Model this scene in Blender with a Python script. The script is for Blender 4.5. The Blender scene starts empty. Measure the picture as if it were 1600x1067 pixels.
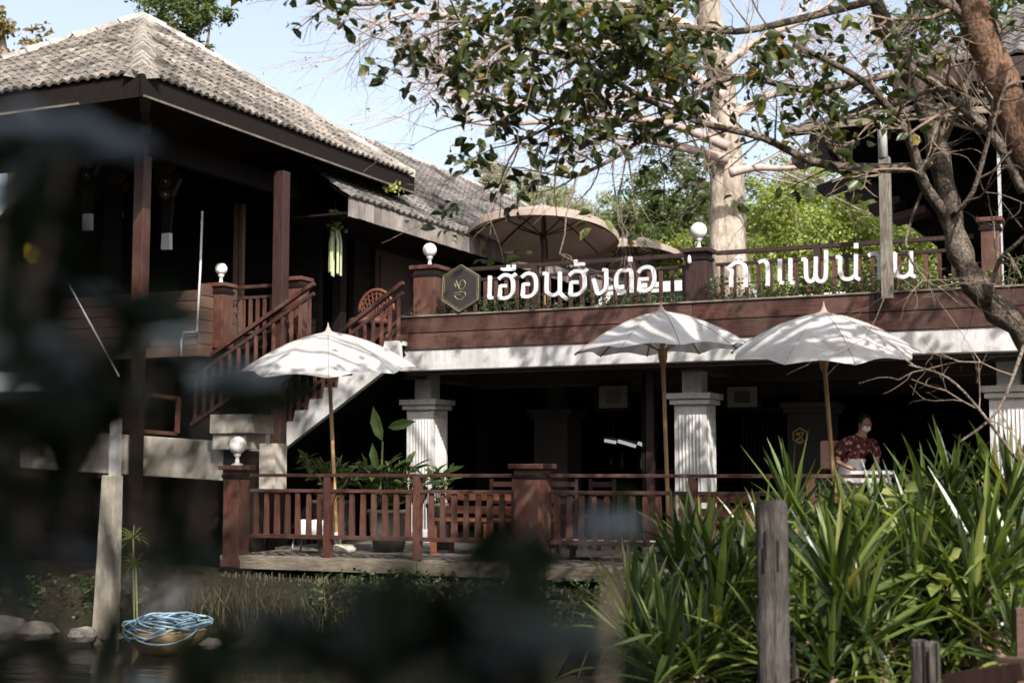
import bpy, bmesh, math, random
import numpy as np
from mathutils import Vector, Matrix, Euler, noise
R = random.Random(7)
rng = np.random.default_rng(7)
S = bpy.context.scene
COL = S.collection
rad = math.radians

# ------------------------------------------------------------------ camera
F = 2250.0; TH = rad(25.0); PITCH = math.atan(202/2250); CZ = 2.0
cam_d = bpy.data.cameras.new('camera'); cam = bpy.data.objects.new('camera', cam_d); COL.objects.link(cam)
cam.location = (0, 0, CZ); cam.rotation_euler = (math.pi/2 + PITCH, 0, TH)
cam_d.sensor_width = 36; cam_d.lens = F/1600*36; cam_d.clip_start = 0.05; cam_d.clip_end = 1500
cam_d.dof.use_dof = True; cam_d.dof.focus_distance = 17.0; cam_d.dof.aperture_fstop = 1.9
S.camera = cam

# ------------------------------------------------------------------ sky, sun, exposure
SUN = Vector((0.8, -0.85, 1.0)).normalized()
w = bpy.data.worlds.new('World'); S.world = w; w.use_nodes = True
nt = w.node_tree; nt.nodes.clear()
sky = nt.nodes.new('ShaderNodeTexSky'); sky.sky_type = 'NISHITA'; sky.sun_disc = False
sky.sun_elevation = math.asin(SUN.z); sky.sun_rotation = math.atan2(SUN.x, SUN.y)
sky.air_density = 1.0; sky.dust_density = 3.5; sky.ozone_density = 1.0
bg = nt.nodes.new('ShaderNodeBackground'); bg.inputs['Strength'].default_value = 0.12
wo = nt.nodes.new('ShaderNodeOutputWorld')
hsv = nt.nodes.new('ShaderNodeHueSaturation'); hsv.inputs['Saturation'].default_value = 0.62; hsv.inputs['Value'].default_value = 1.7
nt.links.new(sky.outputs[0], hsv.inputs['Color']); nt.links.new(hsv.outputs[0], bg.inputs[0]); nt.links.new(bg.outputs[0], wo.inputs[0])
sd = bpy.data.lights.new('sun', 'SUN'); sun = bpy.data.objects.new('sun', sd); COL.objects.link(sun)
sd.energy = 5.0; sd.angle = rad(0.5); sd.color = (1.0, 0.955, 0.90)
sun.rotation_euler = SUN.to_track_quat('Z', 'Y').to_euler()
S.view_settings.view_transform = 'Standard'; S.view_settings.look = 'None'
S.view_settings.exposure = 0.38; S.view_settings.gamma = 1.0; S.view_settings.use_curve_mapping = False
S.render.engine = 'CYCLES'
cy = S.cycles
cy.max_bounces = 5; cy.diffuse_bounces = 3; cy.glossy_bounces = 2; cy.transmission_bounces = 4; cy.transparent_max_bounces = 6
cy.use_denoising = True
try: cy.denoiser = 'OPENIMAGEDENOISE'
except Exception: pass
cy.caustics_reflective = False; cy.caustics_refractive = False
cy.sample_clamp_indirect = 6

# ------------------------------------------------------------------ pixel of the 1600x1067 photo -> point on a real plane
_c, _s = math.cos(PITCH), math.sin(PITCH)
FW = Vector((-math.sin(TH)*_c, math.cos(TH)*_c, _s)); RT = Vector((math.cos(TH), math.sin(TH), 0)); UP = Vector((math.sin(TH)*_s, -math.cos(TH)*_s, _c))
def U(u, v, X=None, Y=None, Z=None, D=None):
    d = FW + RT*((u-800)/F) + UP*((533.5-v)/F)
    t = D if D is not None else (X/d.x if X is not None else Y/d.y if Y is not None else (Z-CZ)/d.z)
    return Vector((0, 0, CZ)) + d*t

# ------------------------------------------------------------------ materials
MATS = {}
def nodes(name):
    m = bpy.data.materials.new(name); m.use_nodes = True
    t = m.node_tree; b = t.nodes['Principled BSDF']
    MATS[name] = m
    return m, t, b
def N(t, typ, **kw):
    n = t.nodes.new(typ)
    for k, v in kw.items():
        if k in n.inputs: n.inputs[k].default_value = v
        else: setattr(n, k, v)
    return n
def ramp(t, fac, stops):
    r = t.nodes.new('ShaderNodeValToRGB'); e = r.color_ramp.elements
    while len(e) > 1: e.remove(e[0])
    e[0].position = stops[0][0]; e[0].color = (*stops[0][1], 1)
    for p, c in stops[1:]:
        x = e.new(p); x.color = (*c, 1)
    t.links.new(fac, r.inputs[0]); return r
def coords(t, scale=(1, 1, 1), space='Object', rnd=True):
    tc = t.nodes.new('ShaderNodeTexCoord'); mp = t.nodes.new('ShaderNodeMapping')
    mp.inputs['Scale'].default_value = scale
    t.links.new(tc.outputs[space], mp.inputs[0])
    if rnd:
        oi = t.nodes.new('ShaderNodeObjectInfo'); mm = N(t, 'ShaderNodeMath', operation='MULTIPLY'); mm.inputs[1].default_value = 37.0
        t.links.new(oi.outputs['Random'], mm.inputs[0])
        cb = t.nodes.new('ShaderNodeCombineXYZ')
        for i in range(3): t.links.new(mm.outputs[0], cb.inputs[i])
        t.links.new(cb.outputs[0], mp.inputs['Location'])
    return mp.outputs[0]
def mixc(t, fac, a, b, typ='MIX'):
    m = t.nodes.new('ShaderNodeMix'); m.data_type = 'RGBA'; m.blend_type = typ
    for i, x in ((0, fac), (6, a), (7, b)):
        if isinstance(x, (int, float)): m.inputs[i].default_value = x
        elif isinstance(x, tuple): m.inputs[i].default_value = (*x, 1)
        else: t.links.new(x, m.inputs[i])
    return m.outputs[2]
def bump(t, b, h, strength=0.3, dist=0.02):
    n = t.nodes.new('ShaderNodeBump'); n.inputs['Strength'].default_value = strength; n.inputs['Distance'].default_value = dist
    t.links.new(h, n.inputs['Height']); t.links.new(n.outputs[0], b.inputs['Normal'])
def surf(name, c1, c2, scale=6, stretch=(1, 1, 1), rough=0.6, dirt=None, dirt_amt=0.5, bmp=0.3, detail=8, spec=0.5, dist=0.01, vary=0.25, metal=0, space='Object', wear=None, wscale=(1.1, 1.1, 1.1), wamt=0.6):
    m, t, b = nodes(name)
    co = coords(t, tuple(scale*s for s in stretch), space)
    n = N(t, 'ShaderNodeTexNoise', Detail=detail, Roughness=0.62); t.links.new(co, n.inputs['Vector'])
    r = ramp(t, n.outputs['Fac'], [(0.3, c1), (0.7, c2)]); col = r.outputs[0]
    if dirt:
        n2 = N(t, 'ShaderNodeTexNoise', Scale=scale*0.22, Detail=7, Roughness=0.7); 
        co2 = coords(t, (1, 1, 1), space); t.links.new(co2, n2.inputs['Vector'])
        r2 = ramp(t, n2.outputs['Fac'], [(0.42, (0, 0, 0)), (0.66, (dirt_amt,)*3)])
        col = mixc(t, r2.outputs[0], col, dirt)
    if wear:       # old weathering that runs on from piece to piece
        ge = t.nodes.new('ShaderNodeNewGeometry'); mp = t.nodes.new('ShaderNodeMapping'); mp.inputs['Scale'].default_value = wscale; t.links.new(ge.outputs['Position'], mp.inputs[0])
        n3 = N(t, 'ShaderNodeTexNoise', Scale=1.0, Detail=9, Roughness=0.72); t.links.new(mp.outputs[0], n3.inputs['Vector'])
        r3 = ramp(t, n3.outputs['Fac'], [(0.44, (0, 0, 0)), (0.62, (wamt,)*3)]); col = mixc(t, r3.outputs[0], col, wear)
    oi = t.nodes.new('ShaderNodeObjectInfo')
    mr = N(t, 'ShaderNodeMapRange'); mr.inputs['To Min'].default_value = 1-vary; mr.inputs['To Max'].default_value = 1+vary*0.6
    t.links.new(oi.outputs['Random'], mr.inputs[0])
    hs = N(t, 'ShaderNodeHueSaturation'); t.links.new(mr.outputs[0], hs.inputs['Value']); t.links.new(col, hs.inputs['Color'])
    t.links.new(hs.outputs[0], b.inputs['Base Color'])
    rr = N(t, 'ShaderNodeMapRange'); rr.inputs['To Min'].default_value = rough-0.12; rr.inputs['To Max'].default_value = min(1, rough+0.15)
    t.links.new(n.outputs['Fac'], rr.inputs[0]); t.links.new(rr.outputs[0], b.inputs['Roughness'])
    b.inputs['Specular IOR Level'].default_value = spec; b.inputs['Metallic'].default_value = metal
    if bmp: bump(t, b, n.outputs['Fac'], bmp, dist)
    return m
surf('wood_red', (0.045, 0.015, 0.011), (0.14, 0.05, 0.033), 9, (1, 1, 0.12), 0.42, (0.035, 0.016, 0.012), 0.75, 0.35, vary=0.35, wear=(0.16, 0.105, 0.08), wscale=(3, 3, 1.5), wamt=0.4)
surf('wood_red_x', (0.030, 0.011, 0.009), (0.10, 0.036, 0.025), 9, (0.12, 1, 1), 0.42, (0.035, 0.016, 0.012), 0.75, 0.35, vary=0.3, wear=(0.16, 0.105, 0.08), wscale=(3, 3, 1.5), wamt=0.4)
surf('wood_siding', (0.075, 0.042, 0.03), (0.17, 0.10, 0.072), 9, (0.12, 1, 1), 0.6, (0.05, 0.03, 0.022), 0.6, 0.3, vary=0.3)
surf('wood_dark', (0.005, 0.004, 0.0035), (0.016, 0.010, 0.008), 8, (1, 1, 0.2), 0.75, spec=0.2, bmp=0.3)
surf('wood_dim_red', (0.022, 0.009, 0.007), (0.05, 0.02, 0.015), 8, (1, 1, 0.15), 0.55, bmp=0.3)
surf('wood_grey', (0.10, 0.088, 0.072), (0.30, 0.265, 0.22), 10, (1, 1, 0.1), 0.85, (0.06, 0.05, 0.04), 0.7, 0.7, vary=0.25, spec=0.2)
surf('wood_grey_x', (0.13, 0.105, 0.08), (0.33, 0.28, 0.21), 10, (0.1, 1, 1), 0.85, (0.06, 0.05, 0.04), 0.7, 0.7, vary=0.25, spec=0.2)
surf('wood_pile', (0.045, 0.04, 0.036), (0.17, 0.15, 0.135), 14, (1, 1, 0.12), 0.9, (0.03, 0.028, 0.02), 0.7, 1.0, dist=0.03, spec=0.2)
surf('bamboo', (0.30, 0.17, 0.07), (0.48, 0.30, 0.14), 6, (1, 1, 0.2), 0.5, bmp=0.2)
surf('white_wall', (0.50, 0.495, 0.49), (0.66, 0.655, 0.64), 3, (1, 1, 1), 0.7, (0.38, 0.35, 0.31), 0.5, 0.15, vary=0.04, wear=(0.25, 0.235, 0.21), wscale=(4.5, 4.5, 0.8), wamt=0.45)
surf('cream_wall', (0.50, 0.45, 0.38), (0.68, 0.62, 0.53), 3, (1, 1, 1), 0.8, (0.22, 0.19, 0.15), 0.7, 0.25, vary=0.05, wear=(0.16, 0.14, 0.11), wscale=(3, 3, 1), wamt=0.6)
surf('concrete', (0.42, 0.38, 0.31), (0.62, 0.57, 0.48), 5, (1, 1, 0.5), 0.9, (0.2, 0.17, 0.12), 0.7, 0.5, vary=0.05, spec=0.2, wear=(0.14, 0.13, 0.09), wscale=(3, 3, 1.5), wamt=0.7)
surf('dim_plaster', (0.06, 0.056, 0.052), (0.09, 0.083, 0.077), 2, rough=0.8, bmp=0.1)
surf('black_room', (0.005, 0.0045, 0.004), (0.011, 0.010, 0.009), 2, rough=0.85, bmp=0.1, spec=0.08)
surf('floor_tile', (0.10, 0.085, 0.07), (0.16, 0.14, 0.12), 2, rough=0.6, bmp=0.1)
surf('roof_tile', (0.10, 0.086, 0.075), (0.40, 0.35, 0.30), 7, rough=0.9, dirt=(0.05, 0.045, 0.04), dirt_amt=0.8, bmp=0.6, vary=0.4, spec=0.2, wear=(0.035, 0.032, 0.028), wscale=(1.3, 1.3, 1.3), wamt=0.85)
surf('roof_tile_old', (0.085, 0.076, 0.07), (0.33, 0.30, 0.275), 7, rough=0.9, dirt=(0.045, 0.042, 0.04), dirt_amt=0.9, bmp=0.6, vary=0.1, spec=0.2, wear=(0.03, 0.028, 0.026), wscale=(1.3, 1.3, 1.3), wamt=0.8)
surf('ridge_mortar', (0.42, 0.38, 0.33), (0.66, 0.61, 0.54), 5, rough=0.9, dirt=(0.16, 0.14, 0.12), dirt_amt=0.7, bmp=0.7, dist=0.03, vary=0.2, spec=0.2, wear=(0.10, 0.09, 0.08), wscale=(2, 2, 2), wamt=0.7)
surf('fascia_grey', (0.17, 0.145, 0.13), (0.38, 0.33, 0.30), 6, (1, 1, 0.2), 0.8, (0.07, 0.06, 0.055), 0.7, 0.4)
surf('bark_pale', (0.30, 0.24, 0.19), (0.62, 0.54, 0.46), 3.2, (1, 1, 0.35), 0.9, (0.12, 0.09, 0.065), 0.9, 0.9, dist=0.05, spec=0.15)
surf('bark_spotty', (0.035, 0.026, 0.02), (0.46, 0.38, 0.31), 9, (1, 1, 0.8), 0.95, (0.05, 0.035, 0.025), 0.9, 0.9, dist=0.03, spec=0.15)
surf('bark_brown', (0.10, 0.05, 0.03), (0.44, 0.27, 0.18), 9, (1, 1, 0.5), 0.95, (0.07, 0.04, 0.03), 0.9, 1.0, dist=0.04, spec=0.15)
surf('twig_pink', (0.36, 0.27, 0.24), (0.54, 0.43, 0.38), 4, rough=0.9, bmp=0)
surf('twig_brown', (0.12, 0.08, 0.055), (0.34, 0.26, 0.20), 12, rough=0.9, bmp=0)
surf('soil', (0.012, 0.010, 0.007), (0.04, 0.032, 0.022), 3, rough=0.95, dirt=(0.014, 0.020, 0.008), dirt_amt=0.7, bmp=0.8, dist=0.05, spec=0.1)
surf('stone', (0.16, 0.14, 0.12), (0.36, 0.32, 0.27), 5, rough=0.9, bmp=0.8, dist=0.03)
surf('sign_white', (0.62, 0.62, 0.63), (0.72, 0.72, 0.72), 3, rough=0.5, dirt=(0.5, 0.48, 0.46), dirt_amt=0.3, bmp=0.05, vary=0.03)
surf('emblem_dark', (0.022, 0.020, 0.017), (0.04, 0.036, 0.03), 6, rough=0.45, bmp=0.1)
surf('emblem_line', (0.16, 0.135, 0.075), (0.24, 0.20, 0.11), 6, rough=0.4, bmp=0)
surf('gold', (0.62, 0.42, 0.12), (0.75, 0.52, 0.18), 6, rough=0.4, bmp=0)
surf('metal_dark', (0.05, 0.05, 0.05), (0.10, 0.10, 0.10), 6, rough=0.4, bmp=0, metal=0.5)
surf('metal_light', (0.45, 0.45, 0.45), (0.62, 0.62, 0.62), 6, rough=0.4, bmp=0)
surf('garland', (0.44, 0.52, 0.28), (0.68, 0.72, 0.48), 14, rough=0.7, bmp=0.2)
surf('garland_top', (0.14, 0.17, 0.05), (0.32, 0.36, 0.15), 14, rough=0.7, bmp=0.2)
surf('rattan', (0.09, 0.028, 0.018), (0.16, 0.055, 0.032), 12, rough=0.6, bmp=0.4)
surf('bench_orange', (0.14, 0.045, 0.022), (0.24, 0.085, 0.042), 8, (0.15, 1, 1), 0.5, bmp=0.2)
surf('rope_blue', (0.25, 0.46, 0.60), (0.50, 0.68, 0.78), 30, rough=0.6, bmp=0.2)
surf('clay', (0.45, 0.30, 0.13), (0.66, 0.47, 0.25), 5, rough=0.6, dirt=(0.25, 0.15, 0.07), dirt_amt=0.6, bmp=0.3, wear=(0.2, 0.13, 0.07), wscale=(6, 6, 4), wamt=0.6)
surf('skin', (0.38, 0.21, 0.14), (0.46, 0.27, 0.18), 8, rough=0.55, bmp=0)
surf('hair', (0.012, 0.009, 0.008), (0.03, 0.022, 0.018), 30, (1, 1, 0.2), 0.5, bmp=0.3)
surf('cloth_white', (0.72, 0.72, 0.72), (0.82, 0.82, 0.82), 8, rough=0.9, bmp=0.15)
surf('trousers', (0.02, 0.02, 0.03), (0.04, 0.04, 0.05), 8, rough=0.9, bmp=0.15)
surf('car_paint', (0.74, 0.74, 0.75), (0.78, 0.78, 0.79), 2, rough=0.25, bmp=0)
surf('flag_yellow', (0.62, 0.45, 0.04), (0.78, 0.60, 0.08), 5, rough=0.8, bmp=0.1)
surf('paper', (0.22, 0.20, 0.18), (0.30, 0.28, 0.25), 8, rough=0.9, bmp=0)
surf('glass_dark', (0.01, 0.012, 0.013), (0.02, 0.022, 0.022), 2, rough=0.15, bmp=0)
def fabric(name, c, trans=0.3, dirt=(0.5, 0.47, 0.42), tint=None):
    m, t, b = nodes(name)
    n = N(t, 'ShaderNodeTexNoise', Scale=2.2, Detail=7, Roughness=0.65); t.links.new(coords(t), n.inputs['Vector'])
    r = ramp(t, n.outputs['Fac'], [(0.45, c), (0.75, dirt)]); t.links.new(r.outputs[0], b.inputs['Base Color'])
    b.inputs['Roughness'].default_value = 0.9; b.inputs['Specular IOR Level'].default_value = 0.15
    wv = N(t, 'ShaderNodeTexNoise', Scale=60, Detail=3); t.links.new(coords(t), wv.inputs['Vector']); bump(t, b, wv.outputs['Fac'], 0.15, 0.003)
    tr = t.nodes.new('ShaderNodeBsdfTranslucent'); tr.inputs[0].default_value = (*(tint or c), 1)
    mx = t.nodes.new('ShaderNodeMixShader'); mx.inputs[0].default_value = trans
    t.links.new(b.outputs[0], mx.inputs[1]); t.links.new(tr.outputs[0], mx.inputs[2])
    t.links.new(mx.outputs[0], t.nodes['Material Output'].inputs['Surface']); return m
fabric('canvas_white', (0.60, 0.59, 0.575), 0.18, (0.36, 0.33, 0.29))
fabric('canvas_beige', (0.40, 0.32, 0.27), 0.04, (0.33, 0.26, 0.22), (0.30, 0.18, 0.13))
def leafmat(name, cols, trans=0.35, rough=0.38, spec=0.5, tcol=None, objrand=False):
    m, t, b = nodes(name)
    if objrand:
        g = t.nodes.new('ShaderNodeObjectInfo'); fac = g.outputs['Random']
    else:
        g = t.nodes.new('ShaderNodeNewGeometry'); fac = g.outputs['Random Per Island']
    r = ramp(t, fac, cols)
    n = N(t, 'ShaderNodeTexNoise', Scale=1.3, Detail=3); t.links.new(coords(t, rnd=False), n.inputs['Vector'])
    mr = N(t, 'ShaderNodeMapRange'); mr.inputs['To Min'].default_value = 0.6; mr.inputs['To Max'].default_value = 1.4; t.links.new(n.outputs['Fac'], mr.inputs[0])
    hs = N(t, 'ShaderNodeHueSaturation'); t.links.new(mr.outputs[0], hs.inputs['Value']); t.links.new(r.outputs[0], hs.inputs['Color'])
    t.links.new(hs.outputs[0], b.inputs['Base Color'])
    b.inputs['Roughness'].default_value = rough; b.inputs['Specular IOR Level'].default_value = spec
    tr = t.nodes.new('ShaderNodeBsdfTranslucent')
    tc = mixc(t, 1.0, hs.outputs[0], tcol or (2.0, 2.1, 0.7), 'MULTIPLY'); t.links.new(tc, tr.inputs[0])
    mx = t.nodes.new('ShaderNodeMixShader'); mx.inputs[0].default_value = trans
    t.links.new(b.outputs[0], mx.inputs[1]); t.links.new(tr.outputs[0], mx.inputs[2])
    t.links.new(mx.outputs[0], t.nodes['Material Output'].inputs['Surface']); return m
leafmat('leaf_near', [(0, (0.03, 0.042, 0.016)), (0.5, (0.045, 0.06, 0.022)), (0.85, (0.07, 0.09, 0.03)), (0.95, (0.16, 0.17, 0.04)), (1, (0.32, 0.20, 0.05))], 0.28, 0.38)
leafmat('leaf_light', [(0, (0.14, 0.18, 0.045)), (0.6, (0.23, 0.27, 0.07)), (1, (0.34, 0.36, 0.12))], 0.35, 0.5)
leafmat('leaf_mid', [(0, (0.05, 0.075, 0.028)), (0.6, (0.09, 0.12, 0.04)), (1, (0.14, 0.16, 0.06))], 0.3, 0.5)
leafmat('leaf_pale', [(0, (0.16, 0.17, 0.09)), (0.6, (0.24, 0.25, 0.14)), (1, (0.32, 0.32, 0.2))], 0.3, 0.6)
leafmat('leaf_dry', [(0, (0.18, 0.12, 0.06)), (0.6, (0.26, 0.20, 0.11)), (1, (0.18, 0.20, 0.07))], 0.3, 0.7)
leafmat('leaf_strap', [(0, (0.018, 0.032, 0.010)), (0.45, (0.045, 0.07, 0.018)), (0.8, (0.11, 0.15, 0.035)), (0.95, (0.20, 0.24, 0.06)), (1, (0.22, 0.17, 0.08))], 0.3, 0.28, 0.55, objrand=True)
leafmat('leaf_pot', [(0, (0.05, 0.09, 0.025)), (1, (0.12, 0.18, 0.05))], 0.3, 0.35, objrand=True)
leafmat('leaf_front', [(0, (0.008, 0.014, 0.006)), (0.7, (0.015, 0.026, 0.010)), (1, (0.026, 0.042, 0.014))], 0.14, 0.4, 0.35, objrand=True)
leafmat('leaf_yellow', [(0, (0.45, 0.36, 0.05)), (1, (0.5, 0.42, 0.06))], 0.35, 0.5, objrand=True, tcol=(1, 1, 0.5))
leafmat('reed', [(0, (0.025, 0.028, 0.014)), (0.6, (0.06, 0.06, 0.03)), (1, (0.20, 0.165, 0.10))], 0.2, 0.7)
leafmat('hedge', [(0, (0.03, 0.05, 0.018)), (0.8, (0.07, 0.10, 0.035)), (0.97, (0.12, 0.15, 0.06)), (1, (0.5, 0.5, 0.42))], 0.25, 0.5)
m, t, b = nodes('water')
b.inputs['Base Color'].default_value = (0.012, 0.014, 0.008, 1); b.inputs['Roughness'].default_value = 0.12
n = N(t, 'ShaderNodeTexNoise', Scale=1.6, Detail=4); t.links.new(coords(t, (1, 2.2, 1), rnd=False), n.inputs['Vector']); bump(t, b, n.outputs['Fac'], 0.25, 0.05)
def emis(name, c, s, base=(0.8, 0.8, 0.8)):
    m, t, b = nodes(name); b.inputs['Base Color'].default_value = (*base, 1)
    b.inputs['Emission Color'].default_value = (*c, 1); b.inputs['Emission Strength'].default_value = s
emis('bulb_lit', (1, 0.93, 0.8), 1.6); emis('tube_lit', (0.9, 0.95, 1.0), 0.35, (0.4, 0.4, 0.4))  # the second one paints a glass reflection as glow, no lamp there
m, t, b = nodes('globe'); b.inputs['Base Color'].default_value = (0.82, 0.79, 0.74, 1); b.inputs['Roughness'].default_value = 0.18
b.inputs['Subsurface Weight'].default_value = 0.3; b.inputs['Subsurface Radius'].default_value = (0.05, 0.05, 0.05)
m, t, b = nodes('floral')
v = N(t, 'ShaderNodeTexVoronoi', Scale=16.0); t.links.new(coords(t, rnd=False), v.inputs['Vector'])
r = ramp(t, v.outputs['Distance'], [(0.0, (0.62, 0.48, 0.47)), (0.28, (0.42, 0.2, 0.21)), (0.42, (0.16, 0.03, 0.035)), (0.7, (0.05, 0.012, 0.015))])
t.links.new(r.outputs[0], b.inputs['Base Color']); b.inputs['Roughness'].default_value = 0.9

# ------------------------------------------------------------------ objects
WP = {}
def link(o, parent=None, world=None):
    COL.objects.link(o)
    if parent is not None: o.parent = parent
    WP[o.name] = world if world is not None else Vector((0, 0, 0))
    return o
def thing(name, label, cat, loc=(0, 0, 0), group=None, kind=None):
    o = bpy.data.objects.new(name, None); o.empty_display_size = 0.1; o.location = loc
    link(o, None, Vector(loc)); o['label'] = label; o['category'] = cat
    if group: o['group'] = group
    if kind: o['kind'] = kind
    return o
def tag(o, label=None, cat=None, group=None, kind=None):
    if label: o['label'] = label
    if cat: o['category'] = cat
    if group: o['group'] = group
    if kind: o['kind'] = kind
    return o
class MB:
    def __init__(s): s.v = []; s.f = []
    def add(s, vs, fs):
        k = len(s.v); s.v += [tuple(x) for x in vs]; s.f += [tuple(i+k for i in f) for f in fs]; return s
    def box(s, x0, x1, y0, y1, z0, z1):
        return s.add([(x0,y0,z0),(x1,y0,z0),(x1,y1,z0),(x0,y1,z0),(x0,y0,z1),(x1,y0,z1),(x1,y1,z1),(x0,y1,z1)],
                     [(0,3,2,1),(4,5,6,7),(0,1,5,4),(1,2,6,5),(2,3,7,6),(3,0,4,7)])
    def beam(s, p, q, wd, ht, up=Vector((0, 0, 1)), w2=None, h2=None):
        p = Vector(p); q = Vector(q); d = (q-p).normalized(); sd = d.cross(up)
        if sd.length < 1e-4: sd = Vector((1, 0, 0))
        sd.normalize(); u = sd.cross(d)
        w2 = w2 or wd; h2 = h2 or ht; vs = []
        for c, a, b in ((p, wd, ht), (q, w2, h2)):
            for i, j in ((-1,-1),(1,-1),(1,1),(-1,1)): vs.append(c + sd*(i*a/2) + u*(j*b/2))
        return s.add(vs, [(0,3,2,1),(4,5,6,7),(0,1,5,4),(1,2,6,5),(2,3,7,6),(3,0,4,7)])
    def tube(s, pts, rs, n=8, cap=True):
        pts = [Vector(p) for p in pts]
        if not isinstance(rs, (list, tuple)): rs = [rs]*len(pts)
        k = len(s.v); prev = None
        for i, p in enumerate(pts):
            d = (pts[min(i+1, len(pts)-1)] - pts[max(i-1, 0)])
            if d.length < 1e-9: d = Vector((0, 0, 1))
            d.normalize()
            if prev is None:
                a = d.cross(Vector((0, 0, 1)))
                if a.length < 1e-3: a = Vector((1, 0, 0))
            else:
                a = prev - d*prev.dot(d)
                if a.length < 1e-4: a = d.cross(Vector((0.3, 0.5, 0.8)))
            a.normalize(); prev = a; b2 = d.cross(a)
            for j in range(n):
                th = 2*math.pi*j/n; s.v.append(tuple(p + (a*math.cos(th) + b2*math.sin(th))*rs[i]))
        for i in range(len(pts)-1):
            for j in range(n):
                s.f.append((k+i*n+j, k+i*n+(j+1) % n, k+(i+1)*n+(j+1) % n, k+(i+1)*n+j))
        if cap:
            s.f.append(tuple(k+j for j in range(n))[::-1]); s.f.append(tuple(k+(len(pts)-1)*n+j for j in range(n)))
        return s
    def lathe(s, prof, c, n=20):
        k = len(s.v); c = Vector(c)
        for r, z in prof:
            for j in range(n):
                th = 2*math.pi*j/n; s.v.append((c.x+r*math.cos(th), c.y+r*math.sin(th), c.z+z))
        for i in range(len(prof)-1):
            for j in range(n): s.f.append((k+i*n+j, k+i*n+(j+1) % n, k+(i+1)*n+(j+1) % n, k+(i+1)*n+j))
        s.f.append(tuple(k+j for j in range(n))[::-1]); s.f.append(tuple(k+(len(prof)-1)*n+j for j in range(n)))
        return s
    def prism(s, poly, y0, y1):      # poly of (x,z), extruded along y
        n = len(poly); vs = [(x, y0, z) for x, z in poly] + [(x, y1, z) for x, z in poly]
        fs = [tuple(range(n)), tuple(range(2*n-1, n-1, -1))] + [(i, i+n, (i+1) % n+n, (i+1) % n) for i in range(n)]
        return s.add(vs, fs)
    def mesh(s, name, mat, off=(0, 0, 0), smooth=False, bev=0):
        me = bpy.data.meshes.new(name); o = Vector(off)
        me.from_pydata([(x-o.x, y-o.y, z-o.z) for x, y, z in s.v], [], s.f)
        bm = bmesh.new(); bm.from_mesh(me); bmesh.ops.recalc_face_normals(bm, faces=bm.faces)
        if bev:
            bmesh.ops.bevel(bm, geom=[e for e in bm.edges if len(e.link_faces) == 2 and e.calc_face_angle(0) > 0.6], offset=bev, segments=2, profile=0.6, affect='EDGES', clamp_overlap=True)
        bm.to_mesh(me); bm.free()
        if smooth: me.polygons.foreach_set('use_smooth', [True]*len(me.polygons))
        me.materials.append(MATS[mat]); return me
def obj(name, mb, mat, parent=None, smooth=False, bev=0, label=None, cat=None, group=None, kind=None):
    if parent is not None: off = WP[parent.name]
    else:
        a = np.array(mb.v); off = Vector((*(a[:, :2].mean(0)), a[:, 2].min()))
    o = bpy.data.objects.new(name, mb.mesh(name, mat, off, smooth, bev))
    if parent is None: o.location = off
    link(o, parent, off); return tag(o, label, cat, group, kind)
def inst(name, me, parent, loc, rot=None, scale=(1, 1, 1)):
    o = bpy.data.objects.new(name, me); off = WP[parent.name] if parent is not None else Vector((0, 0, 0))
    o.location = Vector(loc) - off
    if rot is not None:
        if isinstance(rot, Matrix): o.rotation_euler = rot.to_euler()
        else: o.rotation_euler = rot
    o.scale = scale; link(o, parent, Vector(loc)); return o
def bx(*a): return MB().box(*a)
def npmesh(name, V, Fq, mat, smooth=False):
    me = bpy.data.meshes.new(name); V = np.asarray(V, dtype=np.float32); Fq = np.asarray(Fq, dtype=np.int32)
    k = Fq.shape[1]
    me.vertices.add(len(V)); me.vertices.foreach_set('co', V.ravel())
    me.loops.add(Fq.size); me.loops.foreach_set('vertex_index', Fq.ravel())
    me.polygons.add(len(Fq)); me.polygons.foreach_set('loop_start', np.arange(0, Fq.size, k, dtype=np.int32))
    me.polygons.foreach_set('loop_total', np.full(len(Fq), k, dtype=np.int32))
    me.update(calc_edges=True); me.validate()
    if smooth: me.polygons.foreach_set('use_smooth', [True]*len(me.polygons))
    me.materials.append(MATS[mat]); return me
LEAF = {  # unit leaf: x along, y across, z up
 'round': (np.array([(0,0,0),(0.28,0.22,0.09),(0.66,0.30,0.03),(1,0,-0.22),(0.66,-0.26,0.06),(0.3,-0.24,0.07),(0.5,0,-0.05)]), [(0,1,6),(1,2,6),(2,3,6),(3,4,6),(4,5,6),(5,0,6)]),
 'thin': (np.array([(0,0,0),(0.45,0.13,0.03),(1,0,-0.12),(0.45,-0.13,0.03)]), [(0,1,3),(1,2,3)]),
 'oval': (np.array([(0,0,0),(0.5,0.26,0.05),(1,0,-0.08),(0.5,-0.26,0.05)]), [(0,1,3),(1,2,3)]),
}
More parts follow.
